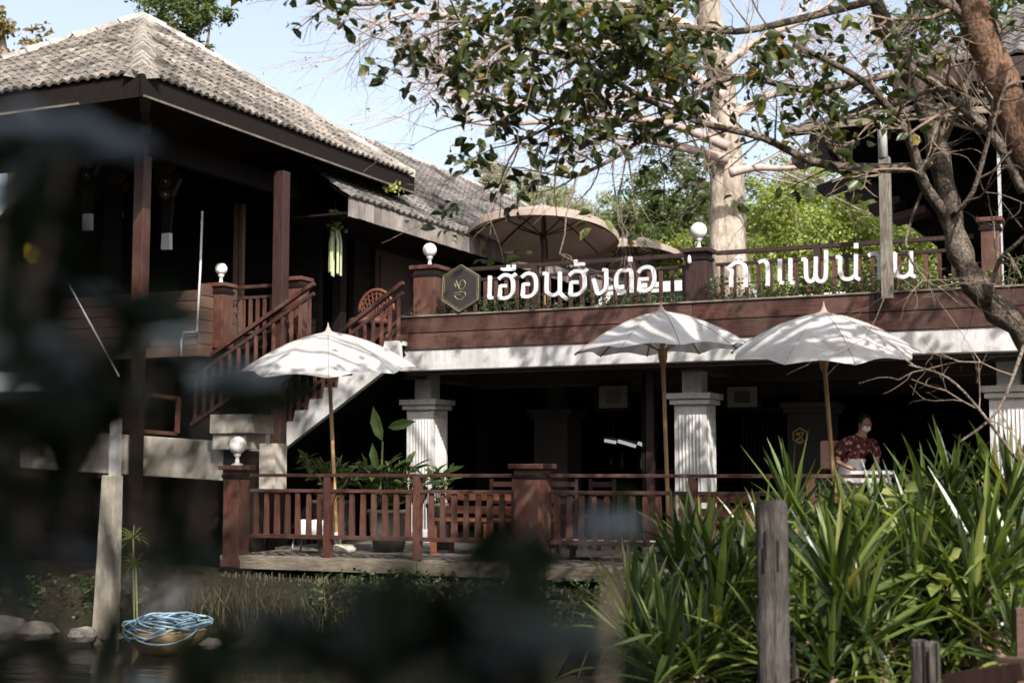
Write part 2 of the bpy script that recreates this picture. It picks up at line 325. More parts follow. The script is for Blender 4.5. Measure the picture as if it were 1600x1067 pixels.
def leaf_cloud(name, P, size, mat, parent, shape='oval', droop=0.4, up=0.5, kind='stuff', aim=None):
    P = np.asarray(P, dtype=float); n = len(P); L, T = LEAF[shape]; T = np.array(T)
    d = rng.normal(size=(n, 3)); d[:, 2] = d[:, 2]*0.6 - droop
    if aim is not None: d += aim
    d /= np.linalg.norm(d, axis=1)[:, None]
    nn = rng.normal(size=(n, 3)); nn[:, 2] += up*2
    s = np.cross(nn, d); s /= (np.linalg.norm(s, axis=1)[:, None]+1e-9); u = np.cross(d, s)
    sz = rng.uniform(size[0], size[1], n)[:, None, None]
    V = P[:, None, :] + sz*(L[None, :, 0, None]*d[:, None, :] + L[None, :, 1, None]*s[:, None, :] + L[None, :, 2, None]*u[:, None, :])
    V = V.reshape(-1, 3) - np.array(WP[parent.name] if parent is not None else (0, 0, 0))
    Fi = (T[None] + (np.arange(n)*len(L))[:, None, None]).reshape(-1, 3)
    o = bpy.data.objects.new(name, npmesh(name, V, Fi, mat)); link(o, parent, WP[parent.name] if parent is not None else Vector((0, 0, 0)))
    if kind: o['kind'] = kind
    return o
def smoothline(pts, k=4):
    pts = [Vector(p) for p in pts]; out = []
    for i in range(len(pts)-1):
        p0 = pts[max(i-1, 0)]; p1 = pts[i]; p2 = pts[i+1]; p3 = pts[min(i+2, len(pts)-1)]
        for j in range(k):
            t = j/k; out.append(0.5*((2*p1) + (p2-p0)*t + (2*p0-5*p1+4*p2-p3)*t*t + (3*p1-p0-3*p2+p3)*t**3))
    out.append(pts[-1]); return out

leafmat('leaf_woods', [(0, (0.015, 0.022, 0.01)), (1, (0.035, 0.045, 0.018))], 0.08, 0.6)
leafmat('leaf_silver', [(0, (0.22, 0.27, 0.31)), (1, (0.32, 0.38, 0.43))], 0.15, 0.4, objrand=True, tcol=(1, 1, 1))  # pale grey-blue paints the sky's reflection on glossy leaves

surf('pink_cloth', (0.42, 0.16, 0.15), (0.66, 0.42, 0.38), 22, rough=0.9, bmp=0.1)

leafmat('strap_dry', [(0, (0.16, 0.11, 0.055)), (1, (0.30, 0.22, 0.12))], 0.25, 0.7, 0.2, objrand=True)

m, t, b = nodes('thin_smoke'); t.nodes.remove(b); pv = t.nodes.new('ShaderNodeVolumePrincipled'); pv.inputs['Color'].default_value = (0.75, 0.76, 0.78, 1)
n = N(t, 'ShaderNodeTexNoise', Scale=2.6, Detail=5); t.links.new(coords(t, rnd=False), n.inputs['Vector']); r = ramp(t, n.outputs['Fac'], [(0.48, (0, 0, 0)), (0.8, (1.6, 1.6, 1.6))]); t.links.new(r.outputs[0], pv.inputs['Density'])
t.links.new(pv.outputs[0], t.nodes['Material Output'].inputs['Volume'])
# ================================================================== ground and water
def terrain():
    V = []; Fc = []
    xs = [-300, -120, -60, -40, -30] + [-25 + i*0.6 for i in range(60)] + [14, 20, 30, 60, 120, 300]
    ys = [-60, -20, -8, -3, -1, 0, 1, 2, 3] + [4 + i*0.5 for i in range(30)] + [20, 22, 24, 27.6, 27.7, 30, 36, 50, 80, 150, 400]
    def h(x, y):
        if y >= 27.7: return 4.0
        if y >= 15.6: z = 0.72
        else:
            edge = 13.9 if x < -5.5 else 13.9 - min(1, (x+5.5)/1.6)*6.0      # bank where the screw pines grow
            z = -0.7 + 1.25*max(0, min(1, (y-edge+0.9)/1.3))
            if x < -5.5: z += 0.17*max(0, min(1, (y-edge-0.2)/1.2))
            z += 0.1*noise.noise(Vector((x*0.7, y*0.7, 0)))
        if y < 3: z = max(z, -0.7 + 1.3*min(1, (3-y)/2.0))
        return z
    for y in ys:
        for x in xs: V.append((x, y, h(x, y)))
    nx = len(xs)
    for j in range(len(ys)-1):
        for i in range(nx-1): Fc.append((j*nx+i, j*nx+i+1, (j+1)*nx+i+1, (j+1)*nx+i))
    m = MB(); m.add(V, Fc); obj('ground', m, 'soil', smooth=False, kind='structure')
terrain()
obj('river', MB().add([(-60, 0.5, 0), (14, 0.5, 0), (14, 15.2, 0), (-60, 15.2, 0)], [(0, 1, 2, 3)]), 'water', kind='structure')

# ================================================================== shared small builders
def tapered(w_, d_, h_, top=0.9):
    m = MB(); a, b_ = w_/2, d_/2
    return m.add([(-a,-b_,0),(a,-b_,0),(a,b_,0),(-a,b_,0),(-a*top,-b_*top,h_),(a*top,-b_*top,h_),(a*top,b_*top,h_),(-a*top,b_*top,h_)],
                 [(0,3,2,1),(4,5,6,7),(0,1,5,4),(1,2,6,5),(2,3,7,6),(3,0,4,7)])
def globe_lamp(c, r, label, grp='white globe lamps on the pillars'):
    t = thing('globe_lamp', label, 'lamp', (c[0], c[1], c[2]-r-0.14), grp)
    g = MB(); prof = [(max(0.004, r*math.sin(a)), -r*math.cos(a)) for a in [math.pi*i/12 for i in range(13)]]
    g.lathe(prof, c, 20); obj('globe', g, 'globe', t, smooth=True)
    b_ = MB(); b_.lathe([(0.075, -r-0.14), (0.075, -r-0.125), (0.03, -r-0.11), (0.024, -r-0.04), (0.045, -r-0.02), (0.05, -r+0.012), (0.03, -r+0.016)], c, 14)
    obj('lamp_base', b_, 'metal_light', t, smooth=True); return t
def pillar(name, x, y, z0, z1, wd, label, group=None, mat='wood_red', cap=True):
    t = thing(name, label, 'post', (x, y, z0), group)
    h_ = wd/2
    obj('shaft', bx(x-h_, x+h_, y-h_, y+h_, z0, z1-0.06), mat, t, bev=0.012)
    if cap:
        obj('cap', bx(x-h_-0.05, x+h_+0.05, y-h_-0.05, y+h_+0.05, z1-0.058, z1), mat, t, bev=0.01)
        obj('collar', bx(x-h_-0.018, x+h_+0.018, y-h_-0.018, y+h_+0.018, z1-0.16, z1-0.115), 'wood_dark', t)
        obj('base_trim', bx(x-h_-0.02, x+h_+0.02, y-h_-0.02, y+h_+0.02, z0, z0+0.09), mat, t, bev=0.008)
    return t

# ================================================================== lower deck over the water
DZ = 0.94; DY = 15.1
deck = thing('river_deck', 'weathered timber deck edge carried on piles over the reedy bank', 'deck', (-7, DY, 0))
for i, (x0, x1) in enumerate([(-11.12, -8.3), (-8.29, -5.9), (-5.89, -3.2), (-3.19, 0.5)]):
    dz = [0, -0.012, -0.006, -0.01][i]
    obj('edge_beam', bx(x0, x1, DY, DY+0.12, DZ-0.16+dz, DZ+dz), 'wood_grey_x', deck, bev=0.01)
me_pl = bx(0, 0.135, 0, 1.9, -0.035, 0).mesh('plank', 'wood_grey')
x = -11.1; k = 0
while x < 0.3:
    inst('plank', me_pl, deck, (x, DY+0.125 if True else DY, DZ+0.003+0.004*math.sin(k*2.3)), (0, 0, 0)); x += 0.142; k += 1
obj('joist_board', bx(-11.0, 0.4, DY+0.16, DY+0.3, DZ-0.3, DZ-0.045), 'wood_dark', deck)
for x in (-10.9, -9.6, -8.2, -6.9, -5.6, -4.3, -3.0):
    m = MB(); m.tube([(x, DY+0.25, -0.6), (x+0.02, DY+0.25, DZ-0.17)], [0.10, 0.085], 8); obj('pile', m, 'wood_pile', deck, smooth=True)
obj('floor', bx(-11.6, 6, 17.03, 27.6, 0.6, DZ), 'floor_tile', kind='structure')

# deck railing: posts, rails, balusters
RY = 15.2
bal = tapered(0.072, 0.035, 0.52, 0.8).mesh('baluster', 'wood_red')
def deck_rail(x0, x1, posts, label, xpitch=0.154):
    t = thing('deck_railing', label, 'railing', ((x0+x1)/2, RY, DZ), 'reddish wooden railings along the river deck')
    obj('top_rail', bx(x0, x1, RY-0.05, RY+0.05, 1.925, 1.965), 'wood_red_x', t, bev=0.006)
    obj('middle_rail', bx(x0, x1, RY-0.035, RY+0.035, 1.735, 1.775), 'wood_red_x', t, bev=0.005)
    obj('bottom_rail', bx(x0, x1, RY-0.035, RY+0.035, 1.165, 1.215), 'wood_red_x', t, bev=0.005)
    for p in posts:
        m = MB(); m.box(p-0.045, p+0.045, RY-0.047, RY+0.047, DZ, 1.923); obj('rail_post', m, 'wood_red', t, bev=0.005)
        for s_ in (-1, 1): obj('corner_brace', MB().prism([(p+s_*0.12, 1.733), (p+s_*0.047, 1.56), (p+s_*0.047, 1.733)], RY-0.02, RY+0.02), 'wood_red', t)
    n = int(round((x1-x0)/xpitch)); 
    for i in range(n):
        xx = x0 + (i+0.5)*(x1-x0)/n
        if all(abs(xx-p) > 0.085 for p in posts):
            inst('baluster', bal, t, (xx, RY, 1.2155), (rad(R.uniform(-0.7, 0.7)), rad(R.uniform(-0.9, 0.9)), rad(R.uniform(-5, 5))), (R.uniform(0.9, 1.1), 1, R.uniform(0.985, 0.998)))
    return t
deck_rail(-10.72, -6.98, [-9.58, -8.33], 'reddish wooden deck railing left of the thick brown gate pillar')
deck_rail(-6.6, -2.3, [-4.9, -3.6], 'reddish wooden deck railing between the thick pillar and the strap-leaved plants')
pillar('railing_pillar', -6.79, 15.12, 0.72, 2.08, 0.33, 'thick square brown pillar standing midway in the deck railing', 'thick pillars of the deck railing')
pillar('railing_pillar', -10.95, 15.2, 0.80, 2.07, 0.24, 'thick brown pillar at the left end of the deck railing under a globe lamp', 'thick pillars of the deck railing')
globe_lamp((-10.95, 15.2, 2.07+0.14+0.115), 0.115, 'dim globe lamp on the low pillar at the left end of the deck railing')

# ================================================================== restaurant under the terrace
BY = 18.5
rest = thing('restaurant_building', 'open white restaurant under a terrace with brown plank fascia', 'building', (-5, 22, DZ))
obj('slab', bx(-10.35, 6, BY+0.08, 28, 3.80, 4.05), 'concrete', rest)
obj('front_beam', bx(-10.45, 6, BY-0.02, BY+0.2, 3.46, 3.765), 'white_wall', rest, bev=0.01)
obj('beam_lip', bx(-10.45, 6, BY+0.2, BY+0.42, 3.42, 3.795), 'dim_plaster', rest)
xs = [-10.45, -8.2, -5.93, -3.5, -1.2, 1.5, 4, 6]
for a, b_ in zip(xs, xs[1:]):
    obj('fascia_plank', bx(a+0.003, b_-0.003, BY-0.05, BY, 4.012, 4.245), 'wood_red_x', rest, bev=0.006)
    obj('fascia_plank', bx(a+0.003, b_-0.003, BY-0.045, BY+0.002, 3.768, 4.0), 'wood_red_x', rest, bev=0.006)
obj('planter_rim', bx(-10.45, 6, BY-0.075, BY+0.05, 4.246, 4.268), 'wood_grey_x', rest)
obj('planter_back', bx(-10.45, 6, BY+0.4, BY+0.43, 4.05, 4.24), 'wood_dark', rest)
obj('terrace_floor', bx(-10.3, 6, BY+0.45, 27.9, 4.051, 4.056), 'floor_tile', rest)
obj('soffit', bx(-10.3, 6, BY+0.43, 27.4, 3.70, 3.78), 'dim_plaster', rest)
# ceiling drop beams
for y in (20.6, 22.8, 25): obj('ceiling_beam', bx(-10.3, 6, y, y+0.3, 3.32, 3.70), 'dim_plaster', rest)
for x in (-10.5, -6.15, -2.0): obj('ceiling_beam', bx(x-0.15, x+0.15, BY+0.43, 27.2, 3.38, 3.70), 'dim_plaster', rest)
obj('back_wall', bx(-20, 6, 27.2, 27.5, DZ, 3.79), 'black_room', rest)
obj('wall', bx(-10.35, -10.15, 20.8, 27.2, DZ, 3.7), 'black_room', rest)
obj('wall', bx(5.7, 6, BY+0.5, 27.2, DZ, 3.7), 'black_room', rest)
def column(x, y, wd=0.46, top=3.07, mat='white_wall', front=True):
    h_ = wd/2
    c = obj('column', bx(x-h_, x+h_, y-h_, y+h_, DZ, top-0.155), mat, rest, bev=0.008)
    m = MB(); m.box(x-h_-0.05, x+h_+0.05, y-h_-0.05, y+h_+0.05, top-0.153, top-0.09); m.box(x-h_-0.085, x+h_+0.085, y-h_-0.085, y+h_+0.085, top-0.078, top)
    m.box(x-h_-0.03, x+h_+0.03, y-h_-0.03, y+h_+0.03, top-0.0905, top-0.0775); obj('capital', m, mat, c)
    m = MB(); m.box(x-h_-0.05, x+h_+0.05, y-h_-0.05, y+h_+0.05, DZ, DZ+0.16); obj('base', m, mat, c)
    m = MB(); m.box(x-0.14, x+0.14, y-0.14, y+0.14, top, 3.46); obj('neck', m, mat, c)
    if front:
        m = MB()
        for i in range(7): m.tube([(x-0.15+i*0.05, y-h_-0.004, 1.15), (x-0.15+i*0.05, y-h_-0.004, top-0.3)], 0.014, 8)
        obj('fluting', m, mat, c, smooth=True)
        m = MB()
        for i in range(7): m.tube([(x+h_+0.004, y-0.15+i*0.05, 1.15), (x+h_+0.004, y-0.15+i*0.05, top-0.3)], 0.014, 8)
        obj('fluting', m, mat, c, smooth=True)
    return c
column(-10.42, 19.3); column(-6.18, 19.3); column(-2.0, 19.3); column(2.2, 19.3)
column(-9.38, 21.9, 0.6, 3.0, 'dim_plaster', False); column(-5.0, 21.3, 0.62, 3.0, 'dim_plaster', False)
obj('door_post', bx(-6.98, -6.86, 19.5, 19.62, DZ, 3.42), 'wood_dim_red', rest)
obj('door_post', bx(-7.04, -7.0, 19.5, 19.62, DZ, 3.42), 'wood_dark', rest)
m = MB()
for i in range(10): m.tube([(-5.95+i*0.06, 20.9, DZ), (-5.95+i*0.06, 20.9, 2.9)], 0.011, 5)
m.box(-6.0, -5.34, 20.88, 20.92, 2.88, 2.93); obj('screen', m, 'wood_dark', rest)
# gold emblem plate on the inner column
def hexpts(c, r, y, rot=30): return [(c[0]+r*math.sin(rad(rot+60*i+30)), y, c[2]+r*math.cos(rad(rot+60*i+30))) for i in range(6)]
def naga_lines(c, s, y):
    P = lambda pts: [(c[0]+a*s, y, c[2]+b_*s) for a, b_ in pts]
    return [smoothline(P([(-0.42,0.36),(-0.34,0.10),(-0.22,0.30),(-0.10,0.02),(0.0,-0.08)])), smoothline(P([(-0.05,0.12),(0.0,0.42),(0.22,0.50),(0.38,0.30),(0.26,0.02),(0.0,-0.22),(-0.16,-0.30)])),
            smoothline(P([(-0.40,-0.32),(-0.1,-0.28),(0.3,-0.30),(0.36,-0.5),(0.0,-0.78),(-0.34,-0.62),(-0.40,-0.42),(0.02,-0.46)])), smoothline(P([(-0.3,0.52),(-0.25,0.34),(-0.18,0.40)]))]
t = thing('hexagon_plaque', 'small gold hexagon plaque with a swirl motif on the dim inner column', 'plaque', (-4.99, 20.98, 2.2))
c = U(1250, 681, Y=20.97)
ring = hexpts(c, 0.115, 20.965); m = MB(); m.tube(ring+[ring[0]], 0.012, 6); obj('rim', m, 'gold', t)
m = MB(); m.prism([(p[0], p[2]) for p in hexpts(c, 0.108, 0)], 20.968, 20.99); obj('plate', m, 'emblem_dark', t)
m = MB()
for ln in naga_lines(c, 0.115, 20.962): m.tube(ln, 0.009, 5)
obj('emblem', m, 'gold', t)

# framed pictures hanging inside
def picture(u0, v0, u1, v1, Y, label, inner):
    a = U(u0, v1, Y=Y); b_ = U(u1, v0, Y=Y); x0, x1, z0, z1 = a.x, b_.x, a.z, b_.z
    t = thing('framed_picture', label, 'picture', ((x0+x1)/2, Y, z0), 'framed pictures hung in the restaurant'); f = 0.05
    m = MB(); m.box(x0, x1, Y, Y+0.04, z0, z0+f); m.box(x0, x1, Y, Y+0.04, z1-f, z1); m.box(x0, x0+f, Y, Y+0.04, z0+f, z1-f); m.box(x1-f, x1, Y, Y+0.04, z0+f, z1-f)
    obj('frame', m, 'wood_dark', t)
    obj('mount', bx(x0+f, x1-f, Y+0.02, Y+0.035, z0+f, z1-f), 'paper', t)
    q = 0.3; obj('print', bx(x0+f+(x1-x0)*0.2, x1-f-(x1-x0)*0.2, Y+0.013, Y+0.019, z0+f+(z1-z0)*0.16, z1-f-(z1-z0)*0.16), inner, t)
    m = MB(); m.tube([((x0+x1)/2, Y+0.02, z1), ((x0+x1)/2, Y+0.02, 3.6)], 0.004, 4); obj('hanging_wire', m, 'metal_dark', t)
picture(930, 597, 985, 643, 20.55, 'square dark framed picture with a pale mount hanging left of the white fluted column', 'floor_tile')
picture(1131, 598, 1188, 642, 20.55, 'wide framed picture hanging in the dark right of the white fluted column', 'dim_plaster')
# lit bulbs deep inside, then glowing bars for a glass reflection
for (u, v, r, lab) in ((768, 682, 0.05, 'larger glowing round bulb deep inside the dark restaurant'), (786, 689, 0.028, 'smaller glowing bulb beside the round one deep inside the restaurant')):
    c = U(u, v, Y=25.5); t = thing('hanging_bulb', lab, 'lamp', (c.x, c.y, c.z), 'glowing bulbs inside the restaurant')
    m = MB(); m.lathe([(max(0.003, r*math.sin(math.pi*i/8)), -r*math.cos(math.pi*i/8)) for i in range(9)], c, 12); obj('bulb', m, 'bulb_lit', t, smooth=True)
    m = MB(); m.tube([(c.x, c.y, c.z+r), (c.x, c.y, 3.7)], 0.006, 4); obj('cable', m, 'metal_dark', t)
t = thing('tube_lamp', 'slanted white tube lamps in a row glowing behind the dark door post', 'lamp', U(985, 695, Y=23.5))  # no real lamp: glow put in for a reflection in the glass
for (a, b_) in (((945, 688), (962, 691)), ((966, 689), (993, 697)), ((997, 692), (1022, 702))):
    p, q = U(*a, Y=23.5), U(*b_, Y=23.5); m = MB(); m.beam(p, q, 0.05, 0.055); obj('tube', m, 'tube_lit', t)  # each bar is one bright piece of the painted reflection
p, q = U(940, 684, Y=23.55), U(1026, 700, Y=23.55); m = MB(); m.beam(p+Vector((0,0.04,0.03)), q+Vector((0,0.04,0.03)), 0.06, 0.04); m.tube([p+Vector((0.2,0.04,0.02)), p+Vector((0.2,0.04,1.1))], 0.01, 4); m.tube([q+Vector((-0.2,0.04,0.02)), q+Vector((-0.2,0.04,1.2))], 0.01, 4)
obj('housing', m, 'metal_dark', t)  # dark bar and rods added to carry the reflection pieces
# dining furniture in the gloom
def simple_chair(x, y, rz, mat, label):
    t = thing('dining_chair', label, 'chair', (x, y, DZ), 'dining chairs in the restaurant'); M_ = Matrix.Rotation(rz, 3, 'Z'); o = Vector((x, y, DZ))
    def bb(n, a, b_, c_, d_, e, f):
        m = bx(a, b_, c_, d_, e, f); m.v = [tuple(M_ @ Vector(v) + o) for v in m.v]; obj(n, m, mat, t)
    bb('seat', -.21, .21, -.2, .2, .42, .45)
    for sx in (-1, 1):
        for sy in (-1, 1): bb('leg', sx*.19-.02, sx*.19+.02, sy*.18-.02, sy*.18+.02, 0, .418)
        bb('back_post', sx*.19-.02, sx*.19+.02, .18, .22, .452, 0.95)
    for z in (.6, .72, .84): bb('back_slat', -.168, .168, .19, .21, z, z+.07)
for x, y, rz, lab in ((-7.9, 18.5, 0.1, 'dark wooden chair left of the door post behind the deck railing'), (-7.3, 18.3, -0.2, 'dark wooden chair nearest the brown door post'), (-8.7, 18.6, 3.0, 'dark wooden chair facing away behind the thick brown pillar')):
    simple_chair(x, y, rz, 'wood_dim_red', lab)
m = MB(); t = thing('counter', 'dark service counter with bottles on it inside the restaurant', 'counter', (-7.6, 22.8, DZ))
obj('top', bx(-8.0, -6.9, 22.4, 23.0, 1.98, 2.03), 'wood_dim_red', t); obj('body', bx(-7.95, -6.95, 22.45, 22.95, DZ, 1.978), 'wood_dark', t)
for i, (u, v) in enumerate(((955, 705), (972, 708), (1003, 709), (1015, 704))):
    c = U(u, v, Y=22.7); c.z = 2.032
    m = MB(); m.lathe([(0.036, 0), (0.036, 0.15), (0.014, 0.2), (0.014, 0.27)], c, 10)
    obj('bottle', m, ['glass_dark', 'rattan', 'metal_light', 'wood_red'][i], smooth=True, label=['black glass bottle first from the left on the counter', 'brown bottle second from the left on the counter', 'silvery bottle third from the left on the counter', 'reddish bottle nearest the door post on the counter'][i], cat='bottle', group='bottles on the service counter')

# bench with orange slats and table behind the railing
def bench(x0, x1, y, label, mat='bench_orange'):
    t = thing('slatted_bench', label, 'bench', ((x0+x1)/2, y, DZ), 'slatted benches on the deck')
    for z in (1.30, 1.45, 1.62): obj('back_slat', bx(x0, x1, y-0.02, y+0.02, z, z+0.10), mat, t, bev=0.004)
    for i in range(4): obj('seat_slat', bx(x0, x1, y-0.50+i*0.115, y-0.40+i*0.115, 1.37, 1.40), mat, t)
    for xx in (x0+0.05, (x0+x1)/2, x1-0.05):
        obj('frame', bx(xx-0.03, xx+0.03, y+0.021, y+0.07, DZ, 1.74), mat, t); obj('leg', bx(xx-0.03, xx+0.03, y-0.48, y-0.42, DZ, 1.369), mat, t)
bench(-8.75, -7.15, 16.75, 'orange brown slatted bench behind the railing left of the thick pillar')
bench(-5.6, -4.6, 16.8, 'orange brown slatted bench in front of the white fluted column')
t = thing('low_table', 'low weathered table with pale square mats behind the deck railing', 'table', (-6.0, 16.1, DZ))
obj('top', bx(-6.9, -5.1, 15.85, 16.5, 1.13, 1.165), 'wood_grey_x', t)
for xx in (-6.85, -5.98, -5.15):
    for yy in (15.9, 16.45): obj('leg', bx(xx-0.03, xx+0.03, yy-0.03, yy+0.03, DZ, 1.128), 'wood_grey', t)
for i in range(5): obj('place_mat', bx(-6.75+i*0.33, -6.53+i*0.33, 15.86, 16.02, 1.166, 1.19), 'cloth_white', label='pale square mat on the low table, %s' % ['nearest the thick brown pillar', 'second from the thick brown pillar', 'in the middle of the row', 'second from the strap-leaved plants', 'nearest the strap-leaved plants'][i], cat='mat', group='pale mats along the low table')

# ================================================================== terrace railing, pillars, sign
trail = tapered(0.05, 0.035, 0.47, 1.0).mesh('baluster', 'wood_red')
def terrace_rail(x0, x1, label, y=18.98):
    t = thing('terrace_railing', label, 'railing', ((x0+x1)/2, y, 4.05), 'dark wooden railings round the upper terrace')
    obj('top_rail', bx(x0, x1, y-0.05, y+0.05, 4.955, 5.005), 'wood_dim_red', t); obj('middle_rail', bx(x0, x1, y-0.03, y+0.03, 4.80, 4.84), 'wood_dim_red', t)
    obj('bottom_rail', bx(x0, x1, y-0.03, y+0.03, 4.13, 4.17), 'wood_dim_red', t)
    n = int(round((x1-x0)/0.17))
    for i in range(n): inst('baluster', trail, t, (x0+(i+0.5)*(x1-x0)/n, y, 4.171), (0, 0, 0), (1, 1, 1.337))
    for xx in np.arange(x0+1.4, x1-0.5, 1.5): obj('rail_post', bx(xx-0.045, xx+0.045, y-0.052, y+0.052, 4.05, 4.954), 'wood_dim_red', t)
terrace_rail(-9.88, -6.13, 'dark terrace railing behind the first sign word')
terrace_rail(-5.75, -2.35, 'dark terrace railing behind the second sign word')
pillar('terrace_pillar', -10.08, 18.72, 4.05, 5.02, 0.36, 'brown terrace pillar under a globe lamp beside the hexagon emblem', 'brown pillars of the terrace railing')
globe_lamp((-10.08, 18.72, 5.27), 0.105, 'bright globe lamp on the terrace pillar beside the hexagon emblem')
pillar('terrace_pillar', -5.94, 18.8, 4.05, 5.02, 0.30, 'dark terrace pillar under a globe lamp between the two sign words', 'brown pillars of the terrace railing', 'wood_dim_red')
globe_lamp((-5.94, 18.8, 5.28), 0.115, 'globe lamp on the dark terrace pillar between the two sign words')
t = pillar('terrace_pillar', U(1549, 400, Y=18.9).x, 18.9, 4.05, 5.18, 0.22, 'slim reddish terrace pillar right of the tree trunk', 'brown pillars of the terrace railing')
t = thing('wall_light', 'tiny white bulb fitting on the dark pillar between the sign words', 'lamp', (-5.94, 18.62, 4.9))
c = U(1077, 407, Y=18.6); m = MB(); m.lathe([(0.012, 0.07), (0.025, 0.03), (0.03, -0.02), (0.012, -0.05)], c, 10); obj('bulb', m, 'globe', t, smooth=True); m = MB(); m.tube([c+Vector((0, 0, 0.06)), c+Vector((0, 0.05, 0.06))], 0.012, 6); obj('holder', m, 'metal_dark', t)

SY = 18.43
def strokes(name, parent, lines, wpx=5.7, mat='sign_white', th=0.045, hw=None):
    """letter from centre lines traced in the sign's own plane"""
    m = MB()
    for ln in lines:
        pts = [U(a, b_, Y=SY) for a, b_ in ln]; n = len(pts); hwid = hw or wpx/2/118.0
        L = []; Rr = []
        for i, p in enumerate(pts):
            d = pts[min(i+1, n-1)] - pts[max(i-1, 0)]; d = Vector((d.x, 0, d.z)).normalized(); nn = Vector((-d.z, 0, d.x))
            k_ = 1.0
            if 0 < i < n-1:
                d1 = (pts[i]-pts[i-1]).normalized(); k_ = 1/max(0.6, d1.dot(d))
            L.append(p+nn*hwid*k_); Rr.append(p-nn*hwid*k_)
        vs = []; fs = []; o_ = -0.0035*lines.index(ln)
        for a, b_ in zip(L, Rr):
            vs += [(a.x, SY-th/2+o_, a.z), (b_.x, SY-th/2+o_, b_.z), (b_.x, SY+th/2+o_, b_.z), (a.x, SY+th/2+o_, a.z)]
        for i in range(n-1):
            for j in range(4): fs.append((i*4+j, i*4+(j+1) % 4, i*4+4+(j+1) % 4, i*4+4+j))
        fs += [(0, 1, 2, 3), tuple((n-1)*4+j for j in (3, 2, 1, 0))]
        m.add(vs, fs)
    return obj(name, m, mat, parent)
sm = lambda pts, k=5: [(p.x, p.y) for p in smoothline([(a, b_, 0) for a, b_ in pts], k)]
def z8(ox, oy, pts): return [(ox+a/8, oy+b_/8) for a, b_ in pts]
s1 = thing('sign_word', 'white raised Thai letters of the longer word on the terrace fascia beside the hexagon', 'sign', U(890, 480, Y=SY), 'white Thai sign lettering on the terrace')
A = lambda pts, k=5: sm(z8(680, 400, pts), k); Bq = lambda pts, k=5: sm(z8(860, 380, pts), k)
Al = lambda pts: z8(680, 400, pts); Bl = lambda pts: z8(860, 380, pts)
strokes('letter', s1, [Al([(686, 248), (680, 500)]) , A([(680, 480), (682, 520), (722, 524)])])
def ho(ox, oy, sc=1.0, hook=True):   # the round body shared by two letters, from the photo's tracing
    f = lambda pts: [(ox+a, oy+b_) for a, b_ in pts]
    ls = [f([(895, 375), (850, 372), (815, 380), (812, 430), (808, 490), (815, 522), (850, 530), (900, 525), (945, 500), (972, 450), (980, 380), (975, 310), (955, 262), (915, 240), (860, 242), (805, 285)])]
    return ls
def body(ox, oy, w_=1.0):
    f = lambda pts: [(ox+a, oy+b_) for a, b_ in pts]
    return f([(820, 375), (892, 373)]), f([(822, 366), (815, 440), (806, 520)]), f([(800, 525), (850, 530), (900, 525), (945, 500), (972, 450), (978, 380), (972, 310), (950, 262), (905, 240), (855, 246), (800, 290)])
b1 = body(0, 0); strokes('letter', s1, [Al(b1[0]), Al(b1[1]), A(b1[2], 3), A([(940, 262), (985, 250), (1015, 225)], 3)])
strokes('vowel_mark', s1, [Al([(842, 170), (995, 165)]), Al([(915, 168), (918, 115)]), Al([(985, 172), (990, 112)]), Al([(845, 182), (850, 150)])], 5.2)
b1 = body(287, -20); strokes('letter', s1, [Al(b1[0]), Al(b1[1]), A(b1[2], 3)])
strokes('letter', s1, [Al([(1350, 220), (1395, 220)]), A([(1400, 215), (1395, 330), (1395, 430), (1420, 470), (1470, 490), (1520, 480), (1560, 440)], 3), Al([(1562, 200), (1560, 490)]), A([(1545, 440), (1600, 500), (1660, 545)], 3)])
b1 = body(-563, 105-0); 
def bodyB(ox, oy):
    f = lambda pts: [(ox+a, oy+b_) for a, b_ in pts]
    return f([(262, 490), (348, 488)]), f([(265, 480), (258, 560), (250, 650)]), f([(245, 648), (300, 650), (350, 640), (395, 610), (425, 560), (432, 490), (425, 410), (400, 365), (355, 350), (300, 358), (240, 405)])
b1 = bodyB(0, 0); strokes('letter', s1, [Bl(b1[0]), Bl(b1[1]), Bq(b1[2], 3), Bq([(390, 372), (435, 358), (468, 330)], 3)])
strokes('vowel_mark', s1, [Bl([(312, 210), (322, 268)]), Bl([(305, 268), (428, 262)])], 5.2)
strokes('letter', s1, [Bl([(655, 335), (705, 338)]), Bq([(700, 325), (700, 420), (702, 500), (690, 570), (650, 615), (595, 630), (570, 560), (540, 445)], 3)])
strokes('letter', s1, [Bq([(940, 605), (880, 612), (840, 580), (822, 500), (830, 420), (860, 360), (905, 340), (945, 350)], 3), Bq([(945, 350), (985, 335), (1010, 360), (1016, 450), (1016, 620)], 3)])
strokes('tone_mark', s1, [Bl([(998, 170), (998, 232)])], 6)
strokes('letter', s1, [Bl([(1165, 452), (1225, 448)]), Bl([(1122, 452), (1108, 600)]) , Bl([(1108, 452), (1170, 452)]), Bq([(1108, 590), (1160, 596), (1215, 590), (1265, 560), (1295, 500), (1302, 420), (1288, 340), (1255, 305), (1205, 300), (1150, 318), (1105, 370)], 3)])
s2 = thing('sign_word', 'white raised Thai letters of the second word on the terrace fascia behind the wooden pole', 'sign', U(1290, 450, Y=SY), 'white Thai sign lettering on the terrace')
Cq = lambda pts, k=4: sm(z8(1120, 370, pts), k); Cl = lambda pts: z8(1120, 370, pts); Dq = lambda pts, k=4: sm(z8(1290, 360, pts), k); Dl = lambda pts: z8(1290, 360, pts)
strokes('letter', s2, [Cq([(180, 630), (182, 520), (188, 430), (155, 395), (200, 350), (250, 325), (310, 330), (355, 370), (365, 450), (362, 630)], 3)])
strokes('tone_mark', s2, [Cl([(280, 225), (280, 300)]), Cl([(240, 262), (322, 262)])], 4.5)
